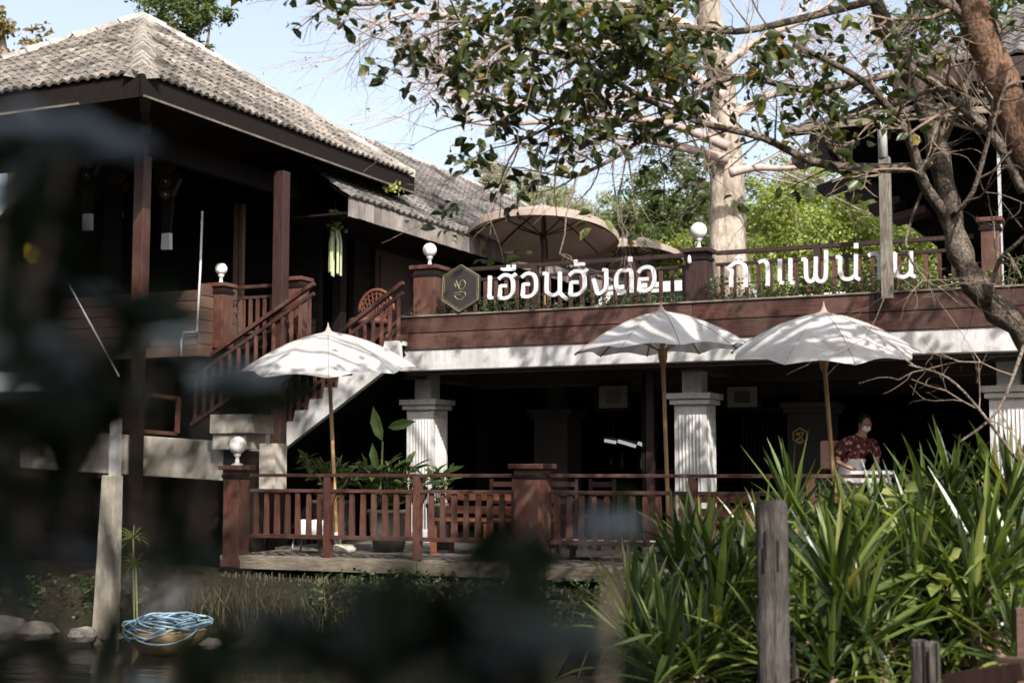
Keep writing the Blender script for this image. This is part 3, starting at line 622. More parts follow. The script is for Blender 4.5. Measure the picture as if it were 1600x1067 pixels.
strokes('letter', s2, [Cq([(525, 325), (570, 305), (610, 310), (635, 360), (640, 450), (636, 615)], 3)])
strokes('letter', s2, [Cl([(788, 280), (788, 560)]), Cl([(788, 570), (838, 580)]), Cl([(922, 268), (922, 560)]), Cl([(922, 570), (975, 580)])])
strokes('letter', s2, [Cl([(1060, 285), (1115, 285)]), Cq([(1112, 280), (1115, 400), (1120, 500), (1140, 545), (1175, 560), (1215, 540), (1235, 470), (1240, 350), (1240, 250)], 3), Cq([(1235, 480), (1260, 540), (1300, 560), (1345, 545), (1365, 480), (1368, 300), (1368, 170)], 3)])
strokes('letter', s2, [Dl([(130, 335), (185, 335)]), Dq([(185, 328), (182, 430), (185, 530), (215, 590), (265, 612), (330, 600), (378, 550)], 3), Dl([(382, 300), (380, 600)]), Dl([(380, 590), (435, 618)])])
strokes('tone_mark', s2, [Dl([(383, 160), (383, 228)])], 6)
strokes('letter', s2, [Dq([(535, 320), (590, 292), (640, 300), (670, 350), (676, 450), (676, 615)], 3)])
strokes('letter', s2, [Dl([(805, 292), (875, 292)]), Dq([(872, 285), (866, 400), (872, 500), (905, 565), (960, 585), (1020, 570), (1065, 520)], 3), Dl([(1070, 262), (1070, 575)]), Dl([(1070, 560), (1128, 582)])])
# dark hexagon emblem
c = U(722, 450, Y=SY); t = thing('hexagon_emblem', 'large dark hexagon emblem with fine gold outline beside the terrace pillar', 'emblem', c)
hx = [U(*p, Y=SY) for p in ((722, 414), (750, 431), (749, 469), (719, 488), (692, 470), (694, 432))]
m = MB(); m.prism([(p.x, p.z) for p in hx], SY-0.03, SY+0.03); obj('plate', m, 'emblem_dark', t)
ctr = sum(hx, Vector())/6; m = MB(); hh = [ctr+(p-ctr)*0.985+Vector((0, -0.034, 0)) for p in hx]; m.tube(hh+[hh[0]], 0.008, 5); hh = [ctr+(p-ctr)*0.9+Vector((0, -0.031, 0)) for p in hx]; m.tube(hh+[hh[0]], 0.004, 5); obj('outline', m, 'emblem_line', t)
m = MB()
for ln in naga_lines(ctr, 0.22, SY-0.034): m.tube(ln, 0.007, 5)
obj('emblem_drawing', m, 'emblem_line', t)
m = MB()
for x in np.arange(-9.5, -6.9, 0.5): m.box(x-0.008, x+0.008, SY+0.0, SY+0.012, 4.26, 4.42)
for x in np.arange(-5.5, -3.0, 0.5): m.box(x-0.008, x+0.008, SY+0.0, SY+0.012, 4.26, 4.42)
for sg, xs_ in ((s1, np.arange(-9.3, -6.5, 0.45)), (s2, np.arange(-5.4, -3.1, 0.45))):
    m = MB()
    m.box(xs_[0]-0.1, xs_[-1]+0.2, SY+0.024, SY+0.04, 4.47, 4.485)
    for x in xs_: m.box(x-0.006, x+0.006, SY+0.024, SY+0.036, 4.255, 4.469)
    obj('mounting_frame', m, 'metal_dark', sg)
# bamboo stake behind the letters
t = obj('stake', MB().tube([(U(851, 484, Y=18.6).x, 18.6, 4.2), (U(851, 484, Y=18.6).x, 18.6, 4.62)], 0.018, 8), 'bamboo', label='short pale bamboo stake standing in the terrace planter', cat='stake')
# planter hedge along the terrace
def hedge(x0, x1, label, seed=1, hgt=0.30):
    t = thing('planter_hedge', label, 'hedge', ((x0+x1)/2, 18.72, 4.2), 'low hedges in the terrace planter')
    n = int((x1-x0)*620); P = np.column_stack([rng.uniform(x0, x1, n), rng.uniform(BY+0.06, BY+0.38, n), np.zeros(n)])
    P[:, 2] = 4.2 + rng.uniform(0, 1, n)**1.3*hgt*(0.6+0.7*np.abs(np.sin(P[:, 0]*3.1)*np.cos(P[:, 0]*1.7)))
    leaf_cloud('foliage', P, (0.035, 0.07), 'hedge', t, 'oval', -0.3, 0.3)
    m = MB()
    for i in range(int((x1-x0)*14)):
        x = R.uniform(x0, x1); y = R.uniform(BY+0.1, BY+0.34); m.tube([(x, y, 4.1), (x+R.uniform(-.04, .04), y, 4.1+R.uniform(0.12, 0.3))], 0.004, 3, False)
    obj('stems', m, 'twig_brown', t, kind='stuff')
hedge(-10.3, -6.1, 'low leafy hedge in the terrace planter below the first sign word')
hedge(-5.8, -1.0, 'low leafy hedge in the terrace planter below the second sign word', hgt=0.36)

# ================================================================== white stair with its railings
st = thing('white_staircase', 'white sawtooth-sided stair climbing to the terrace behind the first umbrella', 'staircase', (-12.5, 18.6, DZ))
SLP = 0.64; xtop = -10.3; n = 19; rise = (4.05-DZ)/n; run = rise/SLP
for i in range(n):
    x1 = xtop - i*run; z1 = 4.05-i*rise
    obj('step', bx(x1-run, x1-0.002, 18.33, 19.4, max(DZ, z1-rise-0.06), z1-rise), 'white_wall', st)
poly = []
for i in range(n-1, -1, -1):
    x1 = xtop - i*run; z1 = 4.05-i*rise; poly += [(x1-run, z1-rise), (x1-0.03, z1-rise+0.0)]
poly2 = poly + [(xtop, 3.62), (xtop-n*run+0.75, DZ)]
obj('stringer', MB().prism(poly2, 18.22, 18.328), 'white_wall', st)
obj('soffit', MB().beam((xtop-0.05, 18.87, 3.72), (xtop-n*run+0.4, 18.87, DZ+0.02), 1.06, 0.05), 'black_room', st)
sb = tapered(0.05, 0.035, 0.74, 0.9).mesh('baluster', 'wood_red')
def stair_rail(x0, z0, x1, z1, y, label, nb, step_drop=0.85, grp='sloping handrails of the stairs'):
    t = thing('stair_railing', label, 'railing', ((x0+x1)/2, y, min(z0, z1)-step_drop), grp)
    obj('handrail', MB().beam((x0, y, z0), (x1, y, z1), 0.075, 0.055), 'wood_red_x', t); obj('middle_rail', MB().beam((x0, y, z0-0.15), (x1, y, z1-0.15), 0.05, 0.05), 'wood_red_x', t)
    obj('bottom_rail', MB().beam((x0, y, z0-step_drop+0.02), (x1, y, z1-step_drop+0.02), 0.05, 0.05), 'wood_red_x', t)
    for i in range(nb):
        f = (i+0.5)/nb; inst('baluster', sb, t, (x0+(x1-x0)*f, y, z0+(z1-z0)*f-step_drop+0.04), (0, 0, 0), (1, 1, (step_drop-0.2)/0.74))
    return t
stair_rail(-14.0, 2.35, -10.28, 4.74, 18.28, 'wooden handrail with balusters on the near side of the white stair', 26, 0.80)
stair_rail(-14.0, 2.35, -10.28, 4.74, 19.35, 'wooden handrail with balusters on the far side of the white stair', 26, 0.80)

# second, dark stair from the house veranda down to the left
ds = thing('dark_staircase', 'dark wooden stair descending left from the house veranda', 'staircase', (-14, 18.0, DZ))
ra = U(491, 443, Y=17.86); rb = U(300, 576, Y=17.86); sl2 = (ra.z-rb.z)/(ra.x-rb.x)
n2 = int((ra.x-rb.x)/0.26)
for i in range(n2):
    x1 = ra.x - 0.05 - i*0.26; z1 = ra.z - 0.9 - i*0.26*sl2; obj('step', bx(x1-0.28, x1, 17.93, 18.5, z1-0.04, z1), 'wood_dim_red', ds)
obj('stringer', MB().beam((ra.x, 17.9, ra.z-1.02), (rb.x, 17.9, rb.z-1.02), 0.05, 0.24), 'wood_dark', ds)
stair_rail(rb.x, rb.z, ra.x, ra.z, 17.86, 'wooden handrail with balusters on the dark veranda stair', int((ra.x-rb.x)/0.15), 0.88)

# ================================================================== left house
hs = thing('stilt_house', 'dark timber house on stilts with a tiled hip roof', 'house', (-15, 18, 0.7))
EX = -12.04; EY0 = 14.5; EY1 = 21.7; EXL = -17.84; EZ = 7.10; AP = Vector((-14.94, 18.0, 9.22))
RI = Vector((-14.94, 18.1, 9.22))
C = [Vector((EXL, EY0, EZ)), Vector((EX, EY0, EZ)), Vector((EX, EY1, EZ)), Vector((EXL, EY1, EZ))]
m = MB(); m.add(C+[AP], [(0, 1, 4), (1, 2, 4), (2, 3, 4), (3, 0, 4)]); roof = obj('roof', m, 'wood_dark', hs)
d = Vector((0, 0, -0.05)); m = MB(); m.add([c+d for c in C]+[AP+d], [(0, 4, 1), (1, 4, 2), (2, 4, 3), (3, 4, 0)]); obj('lining', m, 'wood_siding', roof)
def tile_mesh(w_, l_, mat, thick=0.03, hgt=0.045):
    xs = [(-0.5, 0.0), (-0.28, 0.0), (-0.12, 0.6), (0.1, 1.0), (0.34, 0.6), (0.5, 0.0)]
    V = []; n_ = len(xs)
    for y, dz in ((0, 0.0), (l_, -0.0)):
        for a, b_ in xs: V.append((a*w_, y, b_*hgt+dz+thick))
    for a, b_ in xs: V.append((a*w_, 0, b_*hgt*0.6))
    F_ = [(i, i+1, n_+i+1, n_+i) for i in range(n_-1)] + [(2*n_+i, 2*n_+i+1, i+1, i) for i in range(n_-1)]
    return V, F_
def tiled_plane(a, b_, apex_l, apex_r, w_, l_, host, mat, single=0, near=None, name='tile'):
    """a->b eave (left to right seen from outside), apex_l/apex_r the top line"""
    ex = (b_-a); Lx = ex.length; ex.normalize(); nrm = ex.cross(apex_l-a).normalized()
    if nrm.z < 0: nrm = -nrm
    ey = nrm.cross(ex).normalized()
    if ey.z < 0: ey = -ey
    H_ = (apex_l-a).dot(ey); tl = (apex_l-a).dot(ex); tr = (apex_r-a).dot(ex)
    rows = int(H_/l_)+1; cells = []
    for r in range(rows):
        y = r*l_; f = min(1, (y+l_*0.5)/H_); xl = tl*f; xr = Lx+(tr-Lx)*f; k_ = math.ceil((xl)/w_)
        x = k_*w_ + w_/2
        while x < xr:
            if x >= xl: cells.append((x, y-0.06))
            x += w_
    V0, F0 = tile_mesh(w_*1.02, l_*1.15, mat); Mx = Matrix((ex, ey, nrm)).transposed()
    tilt = Matrix.Rotation(rad(-4.0), 3, 'X')
    if single:
        cells.sort(key=lambda c: ((a+ex*c[0]+ey*c[1])-near).length)
        mb = MB(); mb.add(V0, F0); me = mb.mesh(name, mat); nn = min(single, len(cells))
        for x, y in cells[:nn]:
            p = a+ex*x+ey*y+nrm*(0.03+R.uniform(-0.004, 0.006)); inst(name, me, host, p, Mx @ tilt @ Matrix.Rotation(rad(R.uniform(-1.5, 1.5)), 3, 'Z'))
        cells = cells[nn:]
    if cells:
        mb = MB(); V0v = [Vector(v) for v in V0]
        for x, y in cells:
            p = a+ex*x+ey*y+nrm*(0.03+R.uniform(-0.006, 0.008)); RR = Mx @ tilt @ Matrix.Rotation(rad(R.uniform(-2, 2)), 3, 'Z'); mb.add([p + RR @ v for v in V0v], F0)
        obj('tiling', mb, mat, host, kind='stuff')
tiled_plane(C[1], C[2], AP, AP, 0.165, 0.285, roof, 'roof_tile', 165, C[1])
tiled_plane(C[0], C[1], AP, AP, 0.165, 0.285, roof, 'roof_tile', 135, C[1])
tiled_plane(C[3], C[0], AP, AP, 0.165, 0.285, roof, 'roof_tile'); tiled_plane(C[2], C[3], AP, AP, 0.165, 0.285, roof, 'roof_tile')
def ridge_caps(p, q, host, n_, wd=0.19, mat='ridge_mortar', up=0.05):
    d = (q-p); L_ = d.length; d.normalize(); sd = d.cross(Vector((0, 0, 1))).normalized(); u = sd.cross(d)
    if u.z < 0: u = -u
    l_ = L_/n_
    for i in range(n_):
        a = p + d*(i*l_) + u*(up+0.03); b2 = p + d*((i+1)*l_+0.05) + u*(up+0.0)
        vs = []; wj = wd*R.uniform(0.93, 1.07); hj = R.uniform(0.9, 1.15)
        for c_, k_ in ((a, 1.1), (b2, 0.95)):
            for s_, h_ in ((-1, -0.13), (-0.55, -0.02), (0, 0.07*hj), (0.55, -0.02), (1, -0.13)): vs.append(c_ + sd*(s_*wj*k_) + u*h_)
            vs.append(c_ - u*0.16)
        fs = [(j, j+1, j+7, j+6) for j in range(4)] + [(0, 1, 2, 3, 4, 5), (11, 10, 9, 8, 7, 6), (4, 5, 11, 10), (5, 0, 6, 11)]
        obj('ridge_cap', MB().add(vs, fs), mat, host)
ridge_caps(C[1]+Vector((0, 0, 0.02)), AP, roof, 13, 0.21); ridge_caps(C[2], AP, roof, 15, 0.15); ridge_caps(C[0], AP, roof, 13, 0.15); ridge_caps(C[3], AP, roof, 8, 0.15)
# eave boards, rafters and hangers
dn = 0.30
obj('fascia', bx(EXL, EX, EY0-0.03, EY0+0.01, EZ-dn, EZ+0.005), 'wood_dark', roof); obj('fascia', bx(EX-0.01, EX+0.03, EY0-0.03, EY1+0.03, EZ-dn, EZ+0.003), 'wood_dark', roof)
obj('fascia', bx(EXL, EX, EY1, EY1+0.03, EZ-dn, EZ+0.005), 'wood_dark', roof)
obj('fascia_edge', bx(EX+0.031, EX+0.05, EY0, EY1, EZ-dn, EZ-dn+0.03), 'wood_grey', roof); obj('fascia_edge', bx(EXL, EX-1.0, EY0-0.05, EY0-0.031, EZ-dn, EZ-dn+0.03), 'wood_grey_x', roof)
def slopez(x, y):   # height of the roof sheet
    fx = (EX-x)/(EX-AP.x) if x > AP.x else (x-EXL)/(AP.x-EXL); fy = (y-EY0)/(AP.y-EY0) if y < AP.y else (EY1-y)/(EY1-AP.y)
    return EZ + (AP.z-EZ)*max(0, min(fx, fy))
for y in np.arange(EY0+0.5, EY1-0.3, 0.62):
    xx = EX; x2 = max(AP.x, EX-(EX-AP.x)*min((y-EY0)/(AP.y-EY0), (EY1-y)/(EY1-AP.y)))
    obj('rafter', MB().beam((EX-0.02, y, EZ-0.13), (x2, y, slopez(x2, y)-0.13), 0.06, 0.12), 'wood_dim_red', roof)
for x in np.arange(EXL+0.5, EX-0.3, 0.62):
    y2 = EY0+(AP.y-EY0)*min((EX-x)/(EX-AP.x), (x-EXL)/(AP.x-EXL)); obj('rafter', MB().beam((x, EY0+0.02, EZ-0.13), (x, y2, slopez(x, y2)-0.13), 0.06, 0.12), 'wood_dim_red', roof)
# ring beam, valance drops
for (a, b_) in (((-17.2, 15.75), (-12.95, 15.75)), ((-12.95, 15.75), (-12.95, 21))): 
    obj('ring_beam', MB().beam((*a, 6.52), (*b_, 6.52), 0.14, 0.3), 'wood_dark', hs)
# posts down to the ground
for (x, y, wd, mt) in ((-12.22, 17.98, 0.18, 'wood_dim_red'), (-17.2, 15.75, 0.2, 'wood_dark'), (-15.2, 17.7, 0.2, 'wood_dark'), (-13.0, 20.9, 0.18, 'wood_dark')):
    obj('post', bx(x-wd/2, x+wd/2, y-wd/2, y+wd/2, 0.7, 6.5 if wd > 0.1 else 5), mt, hs, bev=0.01)
obj('post', bx(-13.105, -12.935, 15.665, 15.835, 4.0, 6.5), 'wood_red', hs, bev=0.01); obj('post', bx(-13.09, -12.95, 15.68, 15.82, 0.7, 3.998), 'wood_dark', hs, bev=0.01)
obj('floor', bx(-20, -13.41, 17.62, 27, 3.85, 4.05), 'wood_dark', hs); obj('floor', bx(-13.40, -12.05, 18.15, 30, 3.86, 4.045), 'wood_dark', hs); obj('floor', bx(-12.049, -10.36, 19.42, 30, 3.86, 4.04), 'wood_dark', hs)
obj('under_wall', bx(-20, -12.4, 21.5, 21.7, 0.7, 3.85), 'black_room', hs)  # black wall put in for the deep shade under the house
# low boarded wall
lw = obj('boarded_wall', bx(-20, -13.42, 17.60, 17.66, 3.78, 4.02), 'wood_dark', hs)
z = 4.0; 
for i in range(6):
    obj('board', bx(-19.5, -13.43, 17.545-0.0, 17.595, 3.72+i*0.168, 3.72+i*0.168+0.158), 'wood_siding', lw, bev=0.006)
for i in range(6):
    obj('board', bx(-13.425, -13.375, 17.55, 18.5, 3.72+i*0.185, 3.72+i*0.185+0.176), 'wood_siding', lw, bev=0.006)
# veranda railing between newels
pillar('veranda_newel', -13.34, 18.02, 3.86, 4.86, 0.27, 'reddish newel post under a globe lamp beside the boarded wall', 'newel posts of the veranda')
globe_lamp((-13.34, 18.02, 5.09), 0.095, 'globe lamp on the reddish newel beside the boarded wall')
pillar('veranda_newel', -12.12, 18.3, 3.86, 4.92, 0.25, 'reddish newel post at the top of the dark veranda stair', 'newel posts of the veranda')
t = thing('veranda_railing', 'short railing between the two reddish newels of the veranda', 'railing', (-12.7, 18.28, 4.05))
obj('top_rail', bx(-13.19, -12.26, 18.25, 18.32, 4.80, 4.85), 'wood_red_x', t); obj('middle_rail', bx(-13.19, -12.26, 18.26, 18.31, 4.64, 4.68), 'wood_red_x', t); obj('bottom_rail', bx(-13.19, -12.26, 18.26, 18.31, 4.1, 4.14), 'wood_red_x', t)
for i in range(7): inst('baluster', trail, t, (-13.10+i*0.13, 18.285, 4.141), (0, 0, 0), (1, 1, 1.06))
# house walls: plank by plank on the sides that show
wl = obj('wall', bx(-19, -13.2, 20.6, 20.7, 4.05, 7.3), 'wood_dark', hs)
for i in range(15): obj('board', bx(-19, -13.2, 20.57, 20.598, 4.06+i*0.2, 4.06+i*0.2+0.19), 'wood_dark', wl)
wr = obj('wall', bx(-13.19, -13.1, 21.5, 34, 4.05, 6.6), 'wood_dark', hs)
for i in range(12): obj('board', bx(-13.098, -13.075, 21.5, 34, 4.06+i*0.2, 4.06+i*0.2+0.19), 'wood_dark', wr)
wb = obj('wall', bx(-13.07, -11.95, 25.9, 26.0, 4.05, 6.1), 'wood_dark', hs); obj('wall', bx(-30, -13.2, 21.9, 22.0, 4.05, 6.9), 'wood_dark', hs); obj('wall', bx(-13.07, -12.0, 33.9, 34.0, 4.05, 6.1), 'wood_dark', hs); obj('wall', bx(-26, -18.0, 18.0, 18.1, 3.0, 7.0), 'wood_dark', hs)
# pink-lit door frame with chain, red door leaf
t = obj('door_frame', bx(*(lambda a: (a.x-0.10, a.x-0.02, 18.95, 19.03))(U(375, 400, Y=19.0)), 4.05, 6.3), 'wood_siding', hs, bev=0.006)
t = obj('door_frame', bx(*(lambda a: (a.x+0.01, a.x+0.08, 18.95, 19.03))(U(375, 400, Y=19.0)), 4.05, 6.3), 'wood_siding', hs, bev=0.006)
a = U(545, 500, X=-13.05); b_ = U(612, 500, X=-13.05)
dl = obj('door', bx(-13.06, -13.0, 22.1, 24.6, 4.06, 5.95), 'wood_dim_red', hs)
for y in (22.25, 23.45):
    for z in (4.2, 5.1): obj('door_panel', bx(-12.998, -12.975, y, y+1.0, z, z+0.75), 'wood_dim_red', dl, bev=0.01)
# lower wall, window frame and stilts zone
t = thing('garden_wall', 'sunlit cream garden wall sloping gently under the stilt house', 'wall', (-12.5, 15.9, 0.7))
pA = U(168, 735, Y=15.9); pB = U(350, 751, Y=15.9); pC = U(352, 690, Y=15.9); pD = U(165, 668, Y=15.9)
obj('panel', MB().prism([(pA.x-1.6, pA.z+0.04), (pB.x, pB.z), (pC.x, pC.z), (pD.x-1.6, pD.z+0.02)], 15.9, 16.1), 'cream_wall', t, bev=0.01)
obj('footing', bx(-22, -11.25, 16.15, 16.3, 0.5, 1.9), 'black_room', t)  # black panel standing in for the shade below the house
obj('pier', bx(pB.x+0.02, pB.x+0.35, 15.85, 16.2, 0.7, pC.z-0.12), 'wood_dark', t)
a = U(335, 648, Y=15.8); b_ = U(397, 690, Y=15.8)
obj('pier_cap', bx(a.x, b_.x, 15.7, 16.25, b_.z+0.11, a.z), 'cream_wall', t, bev=0.01); obj('pier_block', bx(a.x+0.02, b_.x-0.1, 15.74, 16.21, b_.z-0.1, b_.z+0.108), 'cream_wall', t, bev=0.01)
obj('pier_block', bx(b_.x-0.02, b_.x+0.22, 15.95, 16.25, 1.75, b_.z-0.02), 'cream_wall', t, bev=0.01)
a = U(205, 672, Y=16.3); b_ = U(278, 612, Y=16.3)
t = thing('window_frame', 'tilted reddish wooden window frame leaning on the cream garden wall', 'frame', ((a.x+b_.x)/2, 16.3, a.z))
for nme, p, q in (('stile', (a.x, a.z), (a.x+0.12, b_.z)), ('stile', (b_.x, a.z-0.05), (b_.x+0.02, b_.z-0.1)), ('rail', (a.x, a.z), (b_.x, a.z-0.06)), ('rail', (a.x+0.12, b_.z), (b_.x+0.02, b_.z-0.1)), ('strut', (a.x+0.05, a.z+0.1), (a.x+0.35, b_.z-0.02))):
    obj(nme, MB().beam((p[0], 16.3, p[1]), (q[0], 16.3, q[1]), 0.05, 0.055, Vector((0, 1, 0))), 'wood_red', t)
a = U(168, 745, Y=13.4)
t = thing('concrete_post', 'pale tapered concrete post standing at the water edge', 'post', (-11.45, 13.4, -0.3))
obj('lower_shaft', tapered(0.36, 0.34, 2.25, 0.76) if False else MB().add(
   [(-11.60,13.28,-0.4),(-11.32,13.28,-0.4),(-11.32,13.48,-0.4),(-11.60,13.48,-0.4),(-11.50,13.30,1.95),(-11.31,13.30,1.95),(-11.31,13.46,1.95),(-11.50,13.46,1.95)],
   [(0,3,2,1),(4,5,6,7),(0,1,5,4),(1,2,6,5),(2,3,7,6),(3,0,4,7)]), 'concrete', t, bev=0.015)
obj('upper_shaft', bx(-11.42, -11.32, 13.33, 13.43, 1.95, 2.7), 'white_wall', t)
# carved brackets
def bracket(u, v0, v1, Y, label):
    a = U(u, v0, Y=Y); b_ = U(u, v1, Y=Y); t = thing('carved_bracket', label, 'bracket', (a.x, Y, b_.z), 'carved hanging brackets of the house eaves'); L_ = a.z-b_.z
    obj('board', MB().prism([(a.x-0.07, b_.z+L_*0.22), (a.x+0.07, b_.z+L_*0.22), (a.x+0.11, a.z-L_*0.3), (a.x-0.11, a.z-L_*0.3)], Y-0.03, Y+0.03), 'wood_dark', t)
    obj('tip', MB().prism([(a.x-0.08, b_.z), (a.x+0.08, b_.z), (a.x+0.072, b_.z+L_*0.21), (a.x-0.072, b_.z+L_*0.21)], Y-0.035, Y+0.035), 'metal_light', t)
    obj('head', MB().prism([(a.x-0.10, a.z-L_*0.32), (a.x+0.10, a.z-L_*0.32), (a.x+0.24, a.z-0.12), (a.x+0.2, a.z), (a.x-0.2, a.z), (a.x-0.24, a.z-0.12)], Y-0.04, Y+0.04), 'wood_dim_red', t)
    for zz, r_ in ((a.z-0.14, 0.075), (a.z-0.34, 0.06)):
        m = MB(); ring = [(a.x+r_*math.cos(2*math.pi*i/14), Y-0.05, zz+r_*math.sin(2*math.pi*i/14)) for i in range(15)]; m.tube(ring, 0.02, 6, False); obj('rosette_ring', m, 'wood_siding', t)
        m = MB(); m.lathe([(0.004, -r_*0.5), (r_*0.4, -r_*0.25), (r_*0.48, 0), (r_*0.4, r_*0.25), (0.004, r_*0.5)], (a.x, Y-0.05, zz), 10); obj('rosette', m, 'metal_light', t, smooth=True)
    m = MB()
    for k_ in range(5):
        aa = rad(-50+25*k_); m.beam((a.x, Y-0.045, a.z-0.05), (a.x+0.24*math.sin(aa), Y-0.045, a.z-0.05+0.2*math.cos(aa)), 0.02, 0.035)
    obj('carved_leaves', m, 'wood_siding', t)
bracket(263, 270, 390, 17.2, 'carved bracket with pale tip hanging right of the corner post')
bracket(140, 240, 360, 16.6, 'carved bracket with pale tip hanging left of the corner post')
bracket(62, 250, 370, 16.6, 'carved bracket farthest from the corner post, half lost in shade')
bracket(186, 285, 340, 18.5, 'short carved bracket deep in the porch beside the corner post')
# pipe
t = thing('drain_pipe', 'thin pale pipe running down the boarded wall beside the newel', 'pipe', (-13.5, 17.5, 3.9))
a = [U(u, v, Y=17.48) for u, v in ((316, 330), (313, 420), (308, 518), (287, 519), (283, 532), (283, 556))]
m = MB(); m.tube(a, 0.018, 7); obj('pipe', m, 'metal_light', t, smooth=True)
# hanging garland
c = U(524, 345, Y=19.8); t = thing('flower_garland', 'pale green flower garland hanging in long strands from the eaves', 'garland', c)
m = MB(); m.tube([c+Vector((0, 0, 1.1)), c+Vector((0, 0, 0.1))], 0.006, 4); obj('cord', m, 'twig_brown', t)
def beads(pts, r_, k_=None):
    m = MB()
    for p in pts: m.lathe([(0.004, -r_*0.9), (r_*0.8, -r_*0.5), (r_, 0), (r_*0.8, r_*0.5), (0.004, r_*0.9)], p, 7)
    return m
obj('flower_ball', beads([c+Vector((R.gauss(0, .05), R.gauss(0, .05), R.uniform(-0.16, 0.16))) for _ in range(34)], 0.04), 'garland_top', t, smooth=True)
for i, (dx, dy) in enumerate(((-0.1, 0), (-0.06, 0.05), (-0.02, -0.05), (0.03, 0.05), (0.07, -0.03), (0.1, 0.02), (-0.045, -0.05))):
    pts = [c+Vector((dx*(0.6+0.4*min(1, k_/6)), dy, -0.17-k_*0.033)) for k_ in range(22+R.randint(-1, 1))]; obj('strand', beads(pts, 0.024), 'garland', t, smooth=True)
# woven round chair back seen over the stair rail
c = U(588, 478, Y=21.0); t = thing('rattan_chair', 'round-backed reddish rattan chair behind the stair handrail', 'chair', (c.x, 21, 4.05))
m = MB(); rr_ = 0.34
ring = [(c.x+rr_*math.cos(math.pi*i/12), 21.0, c.z-0.1+rr_*1.1*math.sin(math.pi*i/12)) for i in range(13)]; m.tube(ring, 0.03, 8)
obj('back_rim', m, 'rattan', t, smooth=True); m = MB()
for i in range(1, 12):
    p = ring[i]; m.tube([(c.x+(p[0]-c.x)*0.3, 21.0, c.z-0.3), p], 0.012, 5)
for k_ in (0.35, 0.6, 0.82): m.tube([(c.x+(p[0]-c.x)*k_, 21.0, c.z-0.1+(p[2]-c.z+0.1)*k_) for p in ring], 0.012, 5)
obj('woven_back', m, 'rattan', t)
obj('seat', MB().lathe([(0.3, 0), (0.34, 0.03), (0.34, 0.09), (0.3, 0.12)], (c.x, 20.75, 4.42), 16), 'rattan', t, smooth=True)
for sx, sy in ((-.22, -.2), (.22, -.2), (-.22, .2), (.22, .2)): obj('leg', MB().tube([(c.x+sx*1.1, 20.75+sy*1.1, 4.05), (c.x+sx, 20.75+sy, 4.42)], 0.025, 6), 'rattan', t)
# yellow flag on a slanted white stick
p0 = U(45, 330, Y=13.8); p1 = U(186, 588, Y=13.8); t = thing('yellow_flag', 'narrow yellow flag rolled along a thin slanted white stick', 'flag', p1)
obj('pole', MB().tube([p0, p1], 0.012, 6), 'sign_white', t, smooth=True)
q = [U(u, v, Y=13.82) for u, v in ((47, 338), (43, 345), (46, 395), (60, 428), (78, 405))]
V = []; 
for i, f in enumerate(np.linspace(0, 1, 8)):
    a_ = p0.lerp(p1, 0.03+0.3*f); wv = 0.26*math.sin(math.pi*min(1, f*0.9+0.12)); V += [a_, a_+Vector((-wv*0.55, 0.05*math.sin(f*9), -wv*0.5)), a_+Vector((-wv, 0.02+0.06*math.cos(f*7), -wv))]
m = MB(); m.add(V, [(i*3+j, i*3+j+1, i*3+j+4, i*3+j+3) for i in range(7) for j in range(2)]); obj('cloth', m, 'flag_yellow', t, smooth=True)

# ================================================================== long wing roof behind
wg = thing('long_wing', 'long rear wing with an old grey tiled roof and weathered fascia boards', 'house', (-14, 27, 4.0))
WE0 = Vector((-11.9, 19.3, 6.32)); WE1 = Vector((-11.9, 34.6, 6.32)); WR0 = Vector((-15.7, 19.3, 9.0)); WR1 = Vector((-15.7, 34.0, 9.0))
WB0 = Vector((-19.5, 19.3, 6.32)); WB1 = Vector((-19.5, 34.6, 6.32))
wr_ = obj('roof', MB().add([WE0, WE1, WR1, WR0, WB0, WB1], [(0, 1, 2, 3), (3, 2, 5, 4)]), 'wood_dark', wg)
tiled_plane(WE0, WE1, WR0, WR1, 0.2, 0.23, wr_, 'roof_tile_old')
ridge_caps(WR0, WR1, wr_, 40, 0.17)
ridge_caps(WE1+Vector((0, -0.02, 0)), WR1, wr_, 14, 0.12)
for i in range(62):
    y = 19.35+i*0.245; obj('fascia_board', bx(-11.89, -11.855+0.004*(i % 3), y, y+0.236, 6.02-0.01*R.random(), 6.335), 'fascia_grey', wr_)
obj('soffit', bx(-13.1, -11.9, 19.3, 34.5, 6.05, 6.08), 'wood_dark', wg)
